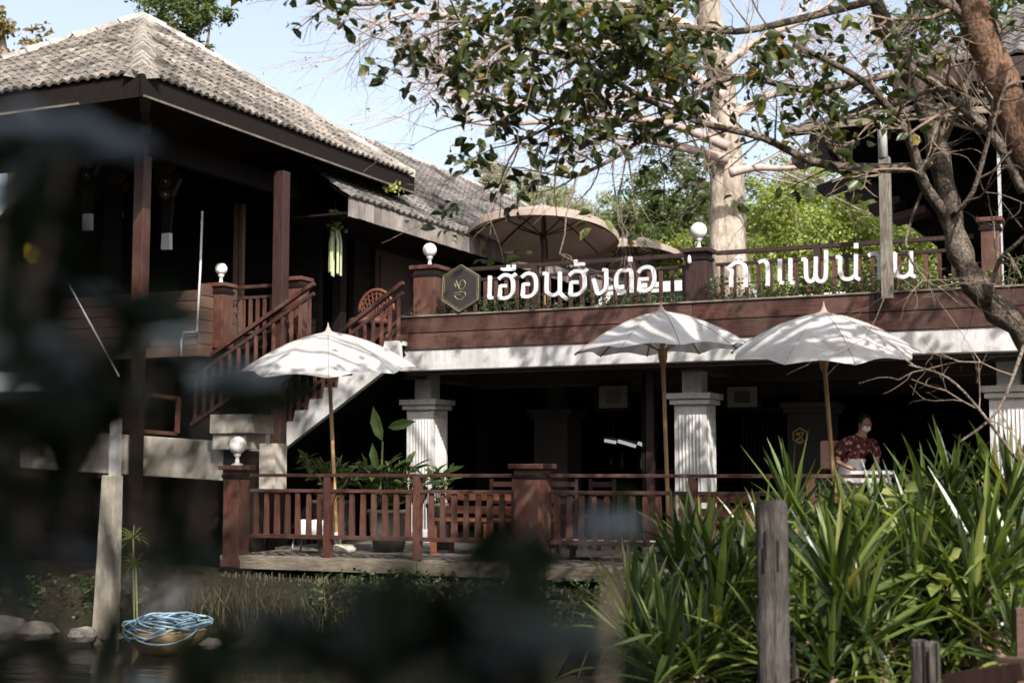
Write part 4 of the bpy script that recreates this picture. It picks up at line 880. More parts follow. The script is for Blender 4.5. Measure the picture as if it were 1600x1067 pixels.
# ================================================================== umbrellas
def umbrella(name, apex, rim_r, drop, foot, label, group, cat='umbrella', ribs=8, mat='canvas_white', pole='bamboo', scallop=0.10, bulge=0.12, tilt=(0, 0), polex=None, prad=0.026, under=None, rot0=0.2, valance=False):
    """canopy of cloth panels sagging between ribs; apex = top of the cloth"""
    apex = Vector(apex); foot = Vector(foot); t = thing(name, label, cat, foot, group)
    Rm = Matrix.Rotation(tilt[0], 3, 'X') @ Matrix.Rotation(tilt[1], 3, 'Y')
    def pt(a, f):   # a angle, f 0..1 from the top to the rim
        k_ = abs(math.sin(a*ribs/2)) if True else 0
        s_ = k_**1.3                                   # 0 at ribs, 1 midway
        r = rim_r*(f - scallop*s_*f*f); z = -drop*(f**1.5*(1-bulge)+bulge*f**3) - 0.075*s_*f*math.sin(math.pi*min(1, f*1.02))*1.0 + scallop*0.9*s_*f*f*drop
        return apex + Rm @ Vector((r*math.cos(a+rot0), r*math.sin(a+rot0), z))
    na = ribs*8; nf = 9; m = MB(); V = []
    for i in range(nf+1):
        f = max(0.03, i/nf)
        for j in range(na): V.append(pt(2*math.pi*j/na, f))
    Fc = [(i*na+j, i*na+(j+1) % na, (i+1)*na+(j+1) % na, (i+1)*na+j) for i in range(nf) for j in range(na)]
    m.add(V, Fc); can = obj('canopy', m, mat, t, smooth=True)
    if valance:
        V = []
        for j in range(na+1):
            p = pt(2*math.pi*j/na, 1.0); V += [p, p+Vector((0, 0, -0.12-0.0*j))]
        obj('valance', MB().add(V, [(2*j, 2*j+1, 2*j+3, 2*j+2) for j in range(na)]), mat, can)
    for k_ in range(ribs):
        a = 2*math.pi*k_/ribs; m = MB(); m.tube([pt(a, f)+Vector((0, 0, -0.012)) for f in (0.05, 0.3, 0.55, 0.8, 0.99)], 0.009 if mat == 'canvas_white' else 0.018, 5); obj('rib', m, 'bamboo' if mat == 'canvas_white' else 'wood_dim_red', t)
        obj('seam', MB().tube([pt(a, f)+Vector((0, 0, 0.003)) for f in (0.06, 0.25, 0.45, 0.65, 0.85, 0.995)], 0.0055, 4), 'canvas_beige', can)
        m = MB(); hub = apex + Rm @ Vector((0, 0, -drop*1.05)); m.tube([hub, pt(a, 0.52)+Vector((0, 0, -0.02))], 0.007 if mat == 'canvas_white' else 0.014, 5); obj('stretcher', m, 'bamboo' if mat == 'canvas_white' else 'wood_dim_red', t)
    hub = apex + Rm @ Vector((0, 0, -drop*1.05))
    obj('hub', MB().tube([hub+Rm @ Vector((0, 0, 0.05)), hub+Rm @ Vector((0, 0, -0.06)), hub+Rm @ Vector((0, 0, -0.16))], [0.06, 0.055, 0.035], 10), pole, t, smooth=True)
    obj('pole', MB().tube(smoothline([apex+Vector((0, 0, -0.02)), hub, foot], 3), prad, 8), pole, t, smooth=True)
    if mat == 'canvas_white':
        m = MB(); m.lathe([(0.15, -0.075), (0.13, -0.03), (0.075, 0.0), (0.04, 0.02), (0.028, 0.05), (0.013, 0.08), (0.009, 0.11), (0.003, 0.13)], (0, 0, 0), 14)
        m.v = [tuple(apex + Rm @ Vector(v)) for v in m.v]; obj('finial', m, 'canvas_beige', t, smooth=True)
        m = MB()
        for i in range(26):
            a = 2*math.pi*i/26; p = Rm @ Vector((0.165*math.cos(a), 0.165*math.sin(a), -0.06)); q = Rm @ Vector((0.20*math.cos(a), 0.20*math.sin(a), -0.13)); m.tube([apex+p, apex+q], 0.008, 3)
        obj('fringe', m, 'canvas_white', t)
    else:
        obj('finial', MB().lathe([(0.05, -0.01), (0.05, 0.03), (0.02, 0.06), (0.004, 0.08)], apex, 10), 'wood_dim_red', t, smooth=True)
    return t
g = 'white cloth umbrellas on the river deck'
umbrella('garden_umbrella', U(513, 519, Y=16.3), 1.18, 0.50, U(527, 858, Y=16.2), 'white scalloped umbrella leaning over the white stair, leftmost on the deck', g, ribs=8, tilt=(rad(9), rad(3)), rot0=0.55)
umbrella('garden_umbrella', U(1033, 487, Y=16.3), 1.08, 0.47, U(1046, 860, Y=16.35), 'white umbrella showing ribs underneath before the white fluted column', g, ribs=10, tilt=(rad(2), rad(-1)), rot0=0.2)
umbrella('garden_umbrella', U(1287, 489, Y=16.3), 1.10, 0.48, U(1312, 860, Y=16.5), 'dappled white umbrella in front of the second sign word', g, ribs=9, tilt=(rad(10), rad(3)), rot0=0.35)
for (x, y, lab) in ((U(527, 858, Y=16.2).x, 16.2, 'round concrete umbrella base under the leftmost white umbrella'), (U(1046, 860, Y=16.35).x, 16.35, 'round concrete umbrella base before the white fluted column'), (U(1312, 860, Y=16.5).x, 16.5, 'round concrete umbrella base hidden behind the strap-leaved plants')):
    z_ = DZ+0.003; obj('umbrella_base', MB().lathe([(0.24, 0), (0.25, 0.05), (0.2, 0.10), (0.05, 0.11), (0.04, 0.26)], (x, y, z_), 18), 'concrete', smooth=True, label=lab, cat='umbrella base', group='concrete umbrella bases')
g = 'beige parasols on the upper terrace'
umbrella('terrace_parasol', U(850, 326, D=27), 1.42, 0.52, (U(850, 326, D=27).x+0.02, U(850, 326, D=27).y, 4.05), 'large beige parasol with dark ribs on the upper terrace', g, 'parasol', 8, 'canvas_beige', 'wood_dim_red', 0.02, 0.0, tilt=(rad(-10), rad(-2)), prad=0.035, rot0=0.35, valance=True)
umbrella('terrace_parasol', U(985, 373, D=31), 1.15, 0.42, (U(985, 373, D=31).x, U(985, 373, D=31).y, 4.05), 'smaller beige parasol partly hidden behind the large one', g, 'parasol', 8, 'canvas_beige', 'wood_dim_red', 0.02, 0.0, tilt=(rad(-9), rad(-2)), prad=0.03, rot0=0.1, valance=True)

# ================================================================== parked white car behind the terrace
cx = U(1275, 410, D=30); t = thing('parked_car', 'white car parked behind the terrace railing', 'car', (cx.x, cx.y, 4.0))
prof = [(-2.1, 0.35), (-2.12, 0.75), (-1.55, 0.92), (-0.95, 1.38), (0.75, 1.42), (1.6, 0.98), (2.05, 0.9), (2.1, 0.35)]
m = MB(); m.prism([(cx.x+a, 4.0+b_*1.12) for a, b_ in prof], cx.y-0.8, cx.y+0.8); obj('body', m, 'car_paint', t, bev=0.06)
for s_ in (-1, 1):
    m = MB(); yy = cx.y+s_*0.803; m.prism([(cx.x-1.3, 4+1.06), (cx.x-0.85, 4+1.46), (cx.x+0.68, 4+1.48), (cx.x+1.3, 4+1.1)], min(yy, yy+s_*0.01), max(yy, yy+s_*0.01)); obj('side_window', m, 'glass_dark', t)
    for xx in (-1.35, 1.3): 
        m = MB(); m.tube([(cx.x+xx, cx.y+s_*0.7, 4.33), (cx.x+xx, cx.y+s_*0.86, 4.33)], 0.33, 18); wh = obj('wheel', m, 'hair', t, smooth=False)
        m = MB(); m.tube([(cx.x+xx, cx.y+s_*0.8605, 4.33), (cx.x+xx, cx.y+s_*0.875, 4.33)], 0.2, 14); obj('rim', m, 'metal_light', wh)
c = U(1048, 436, D=28); t = thing('van', 'pale van roof behind the terrace pillar and parasols', 'van', (c.x, c.y, 4.0))
m = MB(); m.prism([(c.x-1.5, 4.3), (c.x-1.45, 5.0), (c.x-1.0, 5.55), (c.x+1.5, 5.6), (c.x+1.6, 4.3)], c.y-0.8, c.y+0.8); obj('body', m, 'car_paint', t, bev=0.08)
m = MB(); m.prism([(c.x-1.2, 4.98), (c.x-0.9, 5.35), (c.x+1.3, 5.38), (c.x+1.3, 4.98)], c.y-0.81, c.y-0.802); obj('side_window', m, 'glass_dark', t)
for xx in (-0.95, 1.0):
    m = MB(); m.tube([(c.x+xx, c.y-0.82, 4.33), (c.x+xx, c.y-0.66, 4.33)], 0.33, 18); obj('wheel', m, 'hair', t)

# ================================================================== right-hand house
rh = thing('right_house', 'dark timber house upstairs at the right with tiled roof and slatted eave', 'house', (0, 22, 4.05))
e0 = U(1232, 207, Y=19.3); e1 = U(1425, 348, Y=21.2)
# lower canopy roof: dark sloping underside with purlins sticking out
m = MB(); x0 = e0.x; z0 = e0.z
m.add([(x0, 19.2, z0), (4, 19.2, z0+0.15), (4, 22.5, z0+0.9), (x0+0.8, 22.5, z0+0.9), (x0, 19.2, z0-0.09), (4, 19.2, z0+0.06), (4, 22.5, z0+0.8), (x0+0.8, 22.5, z0+0.8)], [(0,1,2,3),(7,6,5,4),(0,4,5,1),(1,5,6,2),(2,6,7,3),(3,7,4,0)])
rf = obj('canopy_roof', m, 'wood_dark', rh)
obj('canopy_edge', bx(x0-0.02, 1, 19.14, 19.195, z0-0.04, z0+0.05), 'wood_grey_x', rf)
tiled_plane(Vector((x0, 19.2, z0+0.02)), Vector((2.0, 19.2, z0+0.11)), Vector((x0+0.8, 22.5, z0+0.92)), Vector((2.0, 22.5, z0+0.98)), 0.2, 0.25, rf, 'roof_tile_old')
# dark stair soffit with treads poking out
GY = 21.3; pa, pb = U(1262, 232, Y=GY), U(1450, 372, Y=GY)
m = MB(); m.prism([(pa.x, pa.z), (pb.x, pb.z), (4, pb.z), (4, 7.6), (U(1400, 130, Y=GY).x, 7.6), (U(1380, 130, Y=GY).x, z0+0.9), (pa.x+0.05, z0+0.5)], GY, 22.6)
obj('gable', m, 'black_room', rh)
for (a, b_) in (((1283, 300), (1345, 278)), ((1326, 311), (1375, 295)), ((1362, 330), (1410, 315)), ((1396, 345), (1450, 330)), ((1243, 256), (1300, 242))):
    obj('purlin', MB().beam(U(*a, Y=GY-0.3), U(*b_, Y=GY-0.3), 0.5, 0.10), 'wood_dim_red', rh)
bw = obj('wall', bx(-3.35, 6, 22.7, 22.8, 4.05, 7.5), 'black_room', rh)
bs = obj('wall', bx(-1.62, 6, 20.3, 20.4, 4.05, 5.75), 'wood_dark', rh)
for i in range(9):
    for j in range(5): obj('board', bx(-1.62+j*0.72, -1.62+j*0.72+0.70, 20.25, 20.299, 4.08+i*0.185, 4.08+i*0.185+0.172), 'wood_siding' if j < 2 else 'wood_dim_red', bs, bev=0.006)
obj('gutter_post', bx(U(1562, 300, Y=19.6).x-0.02, U(1562, 300, Y=19.6).x+0.02, 19.58, 19.62, 4.05, 7.3), 'metal_light', rh)
# upper roof
f0 = U(1395, 112, Y=20.2); m = MB(); zt = f0.z
m.add([(f0.x, 20.2, zt), (6, 20.2, zt), (6, 25, zt+2.6), (f0.x+2.4, 25, zt+2.6), (f0.x, 29, zt)], [(0,1,2,3),(0,3,4)]); ur = obj('roof', m, 'wood_dark', rh)
tiled_plane(Vector((f0.x, 20.2, zt+0.02)), Vector((5, 20.2, zt+0.02)), Vector((f0.x+2.4, 25, zt+2.62)), Vector((5, 25, zt+2.62)), 0.22, 0.28, ur, 'roof_tile_old')
obj('fascia', bx(f0.x, 5, 20.14, 20.19, zt-0.28, zt), 'wood_dim_red', ur)
obj('soffit', bx(f0.x+0.1, 5, 20.2, 28, zt-0.3, zt-0.25), 'black_room', ur)
# wooden pole in front of the sign
c = U(1382, 300, Y=18.25); t = thing('wooden_pole', 'tall weathered wooden pole with metal cap standing before the second sign word', 'pole', (c.x, 18.25, 3.4))
zt = U(1380, 150, Y=18.25).z
obj('shaft', bx(c.x-0.07, c.x+0.07, 18.24, 18.36, 4.15, U(1382, 245, Y=18.25).z), 'wood_grey', t, bev=0.01)
m = MB(); m.tube([(c.x-0.01, 18.27, U(1382, 246, Y=18.25).z), (c.x-0.02, 18.27, zt)], 0.06, 10); m.tube([(c.x-0.02, 18.27, zt-0.12), (c.x-0.02, 18.27, zt)], 0.08, 10); obj('metal_sleeve', m, 'metal_light', t, smooth=True)
m = MB(); m.tube([(c.x-0.02, 18.27, zt), (c.x-0.12, 18.2, zt+0.1), (c.x-0.2, 18.1, zt+0.05)], [0.07, 0.06, 0.05], 8); obj('floodlight', m, 'metal_dark', t)

# ================================================================== trees
def grow(mb, tips, p, d, length, r, level, maxlev, spread=0.6, curve=0.25, grav=0.0, nch=3, ratio=0.62, seg=4, rnd=R, nside=5):
    pts = [p]; dd = d.normalized(); st = length/seg
    for i in range(seg):
        dd = (dd + Vector((rnd.gauss(0, curve), rnd.gauss(0, curve), rnd.gauss(0, curve)-grav))*0.5).normalized(); pts.append(pts[-1]+dd*st)
    rs = [r*(1-0.55*i/seg) for i in range(seg+1)]
    mb.tube(pts, rs, nside if level < maxlev-1 else 3, False)
    if level >= maxlev:
        tips.extend(pts[1:]); return
    if level == maxlev-1: tips.extend(pts[2:])
    for k_ in range(nch):
        i = rnd.randint(1, seg); q = pts[i]; base = (pts[i]-pts[i-1]).normalized(); v = Vector((rnd.gauss(0, 1), rnd.gauss(0, 1), rnd.gauss(0, 0.8))); v = (v - base*v.dot(base)).normalized()
        grow(mb, tips, q, base*math.cos(spread)+v*math.sin(spread)*rnd.uniform(0.6, 1.3), length*ratio*rnd.uniform(0.7, 1.2), r*0.5, level+1, maxlev, spread, curve, grav, nch, ratio, seg, rnd, nside)
def limb_path(px, D):
    out = []
    for i, p in enumerate(px):
        d_ = D if not isinstance(D, tuple) else D[0]+(D[1]-D[0])*i/(len(px)-1)
        out.append(U(p[0], p[1], D=d_))
    return smoothline(out, 4)
def along(path, f):
    i = min(len(path)-2, int(f*(len(path)-1))); return path[i], (path[i+1]-path[i]).normalized()

# --- the spotted tree at the right whose boughs hang over the picture
nt_ = thing('riverside_tree', 'spotted-bark tree at the right with leafy boughs across the top', 'tree', U(1700, 760, D=11.8))
m = MB(); P1 = limb_path([(1700, 780), (1665, 640), (1605, 525), (1545, 472), (1508, 415), (1486, 340), (1466, 240), (1440, 150), (1400, 80), (1368, 0), (1345, -90)], 11.6)
m.tube(P1, [(0.125-0.07*i/len(P1))*(1+0.16*math.sin(i*1.9)) for i in range(len(P1))], 14); obj('trunk', m, 'bark_spotty', nt_, smooth=True)
m = MB(); P2 = limb_path([(1720, 560), (1660, 360), (1605, 235), (1560, 120), (1528, 40), (1500, -80)], 11.2); m.tube(P2, [(0.165-0.05*i/len(P2))*(1+0.09*math.sin(i*1.7)) for i in range(len(P2))], 14); obj('trunk', m, 'bark_brown', nt_, smooth=True)
limbs = [([(1600, 300), (1560, 225), (1500, 165), (1440, 118), (1400, 95)], 11.2, 0.045, 0.03, 2),
 ([(1486, 345), (1445, 290), (1420, 215), (1380, 160), (1330, 115), (1240, 70)], (11.6, 11.0), 0.05, 0.02, 3),
 ([(1470, 250), (1420, 262), (1340, 262), (1268, 252), (1190, 215), (1090, 190), (1000, 150), (900, 95), (800, 70), (700, 25)], (11.6, 10.6), 0.045, 0.012, 9),
 ([(1420, 110), (1330, 130), (1250, 140), (1150, 120), (1060, 165), (980, 235), (900, 275), (865, 270)], (11.4, 11.0), 0.035, 0.010, 9),
 ([(1368, 0), (1250, 30), (1150, 50), (1040, 45), (950, 110), (880, 185), (800, 225)], (11.5, 11.0), 0.035, 0.010, 9),
 ([(1345, -80), (1200, -30), (1050, 0), (900, 20), (800, 60), (720, 120), (660, 90)], (11.5, 10.8), 0.035, 0.010, 9),
 ([(1330, -110), (1100, -50), (900, -30), (700, -8), (560, 8), (505, -5)], (11.5, 10.8), 0.035, 0.010, 7),
 ([(1528, 40), (1470, 0), (1350, -60)], 11.2, 0.05, 0.03, 3),
 ([(1466, 240), (1500, 160), (1535, 60), (1545, -60)], (11.6, 11.9), 0.03, 0.018, 4),
 ([(1490, 335), (1520, 300), (1548, 205), (1575, 120)], (11.5, 11.0), 0.022, 0.012, 3),
 ([(1440, 300), (1415, 380), (1440, 430), (1470, 452)], (11.8, 11.2), 0.012, 0.007, 2),
 ([(1545, 475), (1560, 410), (1590, 380), (1640, 330)], (11.5, 11.0), 0.022, 0.012, 2),
 ([(1600, 540), (1560, 640), (1500, 690)], (11.3, 10.8), 0.016, 0.008, 1),
 ([(1590, 720), (1530, 640), (1480, 590), (1420, 570)], (11.0, 10.6), 0.014, 0.006, 1)]
tips_all = []; near_tips = []
for (px, D, r0, r1, nb) in limbs:
    P = limb_path(px, D); m = MB(); m.tube(P, [r0+(r1-r0)*i/(len(P)-1) for i in range(len(P))], 8)
    lb = obj('limb', m, 'bark_spotty', nt_, smooth=True); tw = MB(); tips = []
    for k_ in range(nb*3):
        f = R.uniform(0.25, 1.0); q, dr = along(P, f); v = Vector((R.gauss(0, 1), R.gauss(0, 1), R.gauss(-0.1, 0.8))); v = (v-dr*v.dot(dr)).normalized()
        grow(tw, tips, q, dr*0.55+v*0.8, R.uniform(0.35, 0.85), r1*0.6+0.002, 0, 2, 0.7, 0.3, 0.03, 3, 0.6, 4)
    if tw.v: obj('twigs', tw, 'twig_brown', lb, kind='stuff')
    if px[0][1] < 470: tips_all += [(t_, px) for t_ in tips]
def px_of(p):
    d = Vector(p)-Vector((0, 0, CZ)); z_ = d.dot(FW); return 800+d.dot(RT)/z_*F, 533.5-d.dot(UP)/z_*F
def dens(u, v):
    """how leafy the crown is here, as a share 0..1 (a thinner side towards the trunk)"""
    if 840 < u < 1060 and v > 225: return 0.05
    if u < 700: return 0.12
    if u < 1080: return 0.62 if v < 230 else 0.25
    if u < 1330: return 0.26
    return 0.22
P = []
def tuft(c, n_, sp=0.045):
    for _ in range(n_): P.append(c+Vector((R.gauss(0, sp), R.gauss(0, sp), R.gauss(0, sp*0.8))))
for t_, px in tips_all:
    u, v = px_of(t_)
    if v > 330 and u > 1000: continue
    if u > 1440 and v > 60: continue
    if 880 < u < 1040 and v > 300: continue
    if R.random() < dens(u, v)*0.30:
        tuft(Vector(t_), R.randint(2, 6))
# leafy tufts traced on the outer sprays
for (u, v, n_, s_) in ((655, 90, 8, 14), (640, 20, 8, 22), (560, 14, 6, 26), (512, 4, 4, 12), (845, 150, 10, 22), (720, 110, 16, 30), (760, 150, 18, 30), (735, 60, 18, 32), (800, 110, 22, 36), (860, 60, 22, 40), (700, 20, 14, 30), (930, 130, 24, 36), (960, 200, 20, 30), (905, 205, 16, 26), (910, 262, 9, 18), (1000, 90, 24, 40), (1050, 150, 20, 36), (885, 262, 6, 14), (935, 330, 6, 10), (985, 352, 4, 8), (700, 155, 8, 16), (835, 20, 20, 40), (1350, 40, 12, 50), (1450, 50, 14, 46), (1250, 50, 10, 50), (1290, 150, 7, 40), (1180, 130, 7, 46), (1400, 90, 9, 40), (1570, 30, 8, 30), (970, 20, 24, 40), (1100, 60, 24, 50), (1010, 262, 9, 20)):
    for _ in range(max(2, int(n_*0.30))): tuft(U(u+R.gauss(0, s_*0.8), v+R.gauss(0, s_*0.8), D=10.9+R.gauss(0, .2)), R.randint(3, 6), 0.055)
print('near leaves', len(P))
P.sort(key=lambda p: (Vector(p)-Vector((0, 0, CZ))).length)
lm = MB(); L_, T_ = LEAF['round']; lm.add([tuple(v) for v in L_], T_); lme = lm.mesh('leaf', 'leaf_near'); lme2 = lme.copy()
leafmat('leaf_near_one', [(0, (0.03, 0.042, 0.016)), (0.5, (0.045, 0.06, 0.022)), (0.85, (0.07, 0.09, 0.03)), (0.95, (0.18, 0.18, 0.04)), (1, (0.34, 0.17, 0.05))], 0.28, 0.38, objrand=True)
lme.materials[0] = MATS['leaf_near_one']
for p in P[:290]:
    d = Vector((R.gauss(0, 1), R.gauss(0, 1), R.gauss(-0.6, 0.6))).normalized(); up_ = Vector((R.gauss(0, 0.6), R.gauss(0, 0.6), 1)); s_ = up_.cross(d).normalized(); u_ = d.cross(s_)
    z_ = R.uniform(0.075, 0.15); inst('leaf', lme, nt_, p, Matrix((d, s_, u_)).transposed(), (z_, z_, z_))
leaf_cloud('foliage', P[290:], (0.06, 0.14), 'leaf_near', nt_, 'round', 0.35, 0.45)
# the crown above and towards the river, out of the frame, that throws the dappled shade
m = MB(); Q = []
for _ in range(70):
    c = Vector((R.uniform(-7.6, 2.6), R.uniform(10.0, 14.6), 0)); c.z = 2 + 0.36*((c-Vector((0, 0, 0))).dot(Vector((-math.sin(TH), math.cos(TH), 0)))) + R.uniform(0.7, 2.0)
    a = Vector((-0.6, 10.8, 8.2)); m.tube(smoothline([a, a.lerp(c, 0.5)+Vector((0, 0, 0.35)), c], 3), [0.06-0.007*i for i in range(7)], 5, False)
    for _ in range(R.randint(30, 75)): Q.append(c+Vector((R.gauss(0, .38), R.gauss(0, .38), R.gauss(0, .22))))
obj('upper_boughs', m, 'bark_brown', nt_, kind='stuff')
Q = [q for q in Q if px_of(q)[1] < -25]
leaf_cloud('upper_foliage', Q, (0.12, 0.2), 'leaf_near', nt_, 'round', 0.3, 0.6)
print('upper', len(Q))

# --- big pale tree with bare pinkish twigs behind the terrace
bt = thing('pale_tree', 'tall pale-barked tree with bare pinkish twigs behind the terrace', 'tree', U(1150, 480, D=27))
m = MB(); P = limb_path([(1152, 470), (1142, 390), (1140, 300), (1135, 220), (1128, 140), (1112, 60), (1100, -40), (1090, -160)], 27.0)
m.tube(P, [0.31-0.10*i/len(P) for i in range(len(P))], 16); obj('trunk', m, 'bark_pale', bt, smooth=True)
m = MB()
for (a, dx) in ((0, -0.15), (1, 0.17), (2, 0.03)):
    pp = [Vector(p)+Vector((dx*math.cos(TH), dx*math.sin(TH)-0.25, 0)) for p in P[:14]]; m.tube(pp, [0.20-0.10*i/14 for i in range(14)], 8)
obj('buttress', m, 'bark_pale', bt, smooth=True)
bl = [([(1130, 150), (1050, 100), (960, 70), (850, 80), (740, 110), (650, 85)], 26), ([(1135, 210), (1060, 160), (960, 150), (860, 170), (760, 150), (660, 140)], 26), ([(1138, 230), (1050, 195), (960, 185), (860, 190), (760, 195), (690, 180)], 25.5),
      ([(1112, 60), (1000, 10), (880, 0), (760, 30), (640, 20), (560, 55)], 26), ([(1138, 250), (1040, 225), (960, 215), (900, 225)], 26.5), ([(1140, 270), (1180, 262), (1240, 262), (1300, 240)], 26), ([(1120, 110), (1190, 60), (1260, 30), (1330, -20)], 26.5), ([(1130, 190), (1200, 150), (1270, 140), (1350, 130)], 27), ([(1100, 0), (1060, -60), (960, -90)], 26)]
for px, D in bl:
    P = limb_path(px, D); n_ = len(P); m = MB(); m.tube(P, [0.10-0.085*i/(n_-1) for i in range(n_)], 7); lb = obj('limb', m, 'twig_pink', bt, smooth=True); tw = MB(); tips = []
    for k_ in range(15):
        f = R.uniform(0.15, 1.0); q, dr = along(P, f); v = Vector((R.gauss(0, 1), R.gauss(0, 1), R.gauss(-0.1, 0.9))); v = (v-dr*v.dot(dr)).normalized()
        grow(tw, tips, q, dr*0.9+v*0.75+Vector((0, 0, 0.25)), R.uniform(0.8, 1.9), 0.015, 0, 2, 0.5, 0.16, -0.01, 5, 0.6, 4)
    obj('twigs', tw, 'twig_pink', lb, kind='stuff')
    leaf_cloud('buds', [tips[R.randrange(len(tips))] for _ in range(90)], (0.05, 0.11), 'leaf_dry', bt, 'oval', 0.3, 0.2)

def crown_tree(name, label, base, clumps, nleaf, size, mat, shape='oval', trunk=0.16, group='trees behind the buildings', droop=0.4, bark='twig_brown', strands=False):
    t = thing(name, label, 'tree', base, group); base = Vector(base); m = MB(); ctr = sum((Vector(c[0]) for c in clumps), Vector())/len(clumps)
    m.tube(smoothline([base, base.lerp(ctr, 0.5)+Vector((0.2, 0, 0)), ctr], 3), [trunk*(1-0.09*i) for i in range(7)], 9); obj('trunk', m, bark, t, smooth=True)
    m = MB()
    for c, rx, rz in clumps: m.tube(smoothline([base.lerp(ctr, 0.6), base.lerp(Vector(c), 0.75), Vector(c)], 2), [trunk*0.5, trunk*0.4, trunk*0.3, trunk*0.2, trunk*0.08], 5)
    obj('limbs', m, bark, t)
    P = []; tot = sum(c[1]**2*c[2] for c in clumps)
    for c, rx, rz in clumps:
        k_ = int(nleaf*rx*rx*rz/tot); sub = max(6, int(k_/130))
        cs = []
        for _ in range(sub):
            v = Vector((R.gauss(0, 1), R.gauss(0, 1), R.gauss(0, 1))).normalized()*R.uniform(0.35, 1.0); cs.append(Vector(c)+Vector((v.x*rx, v.y*rx, v.z*rz)))
        for s_ in cs:
            rr_ = rx*R.uniform(0.12, 0.3)
            n3 = rng.normal(size=(k_//sub, 3))*rr_*0.6; n3[:, 2] *= 0.7
            P.append(n3+np.array(s_))
    leaf_cloud('crown', np.concatenate(P), size, mat, t, shape, droop, 0.5)
    return t
W = lambda u, v, D: U(u, v, D=D)
crown_tree('broadleaf_tree', 'sunlit yellow-green tree filling the gap right of the pale trunk', W(1290, 500, 36), [(W(1230, 330, 36), 1.5, 1.5), (W(1320, 320, 36), 1.7, 1.6), (W(1400, 350, 35), 1.4, 1.3), (W(1270, 390, 35), 1.6, 1.1), (W(1370, 390, 36), 1.6, 0.9), (W(1210, 400, 36), 1.2, 1.0), (W(1440, 300, 37), 1.0, 1.4)], 34000, (0.07, 0.15), 'leaf_light', 'oval')
crown_tree('broadleaf_tree', 'duller green tree just left of the pale trunk behind the globe lamp', W(1040, 500, 34), [(W(1050, 300, 34), 1.2, 1.1), (W(1010, 350, 33), 1.0, 0.9), (W(1085, 350, 33), 1.0, 1.1), (W(1120, 280, 35), 0.9, 1.0), (W(1040, 410, 33), 1.4, 0.8), (W(1110, 420, 33), 1.2, 0.8), (W(1000, 290, 34), 0.6, 0.4)], 20000, (0.07, 0.14), 'leaf_mid', 'oval')
crown_tree('broadleaf_tree', 'pale hazy tree rising above the far end of the wing roof', W(830, 480, 58), [(W(790, 290, 58), 1.4, 1.2), (W(760, 270, 57), 1.0, 0.6), (W(850, 320, 58), 1.8, 0.9), (W(920, 330, 58), 1.6, 0.9), (W(970, 350, 58), 1.2, 1.0)], 9000, (0.14, 0.3), 'leaf_pale', 'thin', 0.3, droop=1.2)
crown_tree('broadleaf_tree', 'leafy tree top showing behind the peak of the hip roof', W(280, 330, 34), [(W(270, 20, 34), 1.1, 0.7), (W(300, 55, 34), 0.55, 0.5), (W(330, 25, 34), 0.6, 0.6), (W(225, 5, 34), 0.6, 0.5), (W(320, 80, 34), 0.3, 0.25)], 6500, (0.07, 0.15), 'leaf_mid', 'oval')
crown_tree('broadleaf_tree', 'dry brownish tree top behind the left end of the hip roof', W(20, 380, 33), [(W(5, 55, 33), 0.8, 0.7), (W(50, 62, 33), 0.5, 0.35), (W(-50, 20, 33), 1.2, 1.0)], 3000, (0.10, 0.2), 'leaf_dry', 'oval')
crown_tree('broadleaf_tree', 'bushy green tree behind the right-hand house', W(1560, 500, 40), [(W(1500, 60, 40), 2.0, 1.5), (W(1600, 20, 40), 2.0, 1.6), (W(1440, 30, 40), 1.6, 1.2), (W(1580, 200, 40), 2.4, 2.0)], 7000, (0.14, 0.28), 'leaf_mid', 'oval')
crown_tree('broadleaf_tree', 'green shrubby tree low behind the terrace railing left of the car', W(1150, 520, 31), [(W(1120, 440, 31), 1.0, 0.5), (W(1180, 430, 31), 1.0, 0.6), (W(1060, 400, 31), 0.8, 0.5)], 7000, (0.06, 0.12), 'leaf_light', 'oval', 0.08)
far = obj('treeline', MB().box(-1, 1, 0, 1, 0, 0.1), 'leaf_mid', kind='structure') if False else None
P = []
for _ in range(5200):
    u = R.uniform(950, 1500); D = R.uniform(48, 60); P.append(W(u, R.uniform(330, 500), D))
tl = leaf_cloud('far_woods', P, (0.5, 1.0), 'leaf_mid', None, 'oval', 0.3, 0.4)
# little tuft growing on the old roof
t = thing('roof_weed', 'small green weed sprouting on the edge of the wing roof', 'plant', U(612, 306, X=-12.1)); leaf_cloud('leaves', [U(612, 303, X=-12.0)+Vector((R.gauss(0, .07), R.gauss(0, .07), R.uniform(0, .18))) for _ in range(45)], (0.08, 0.14), 'leaf_light', t, 'oval', -0.3)

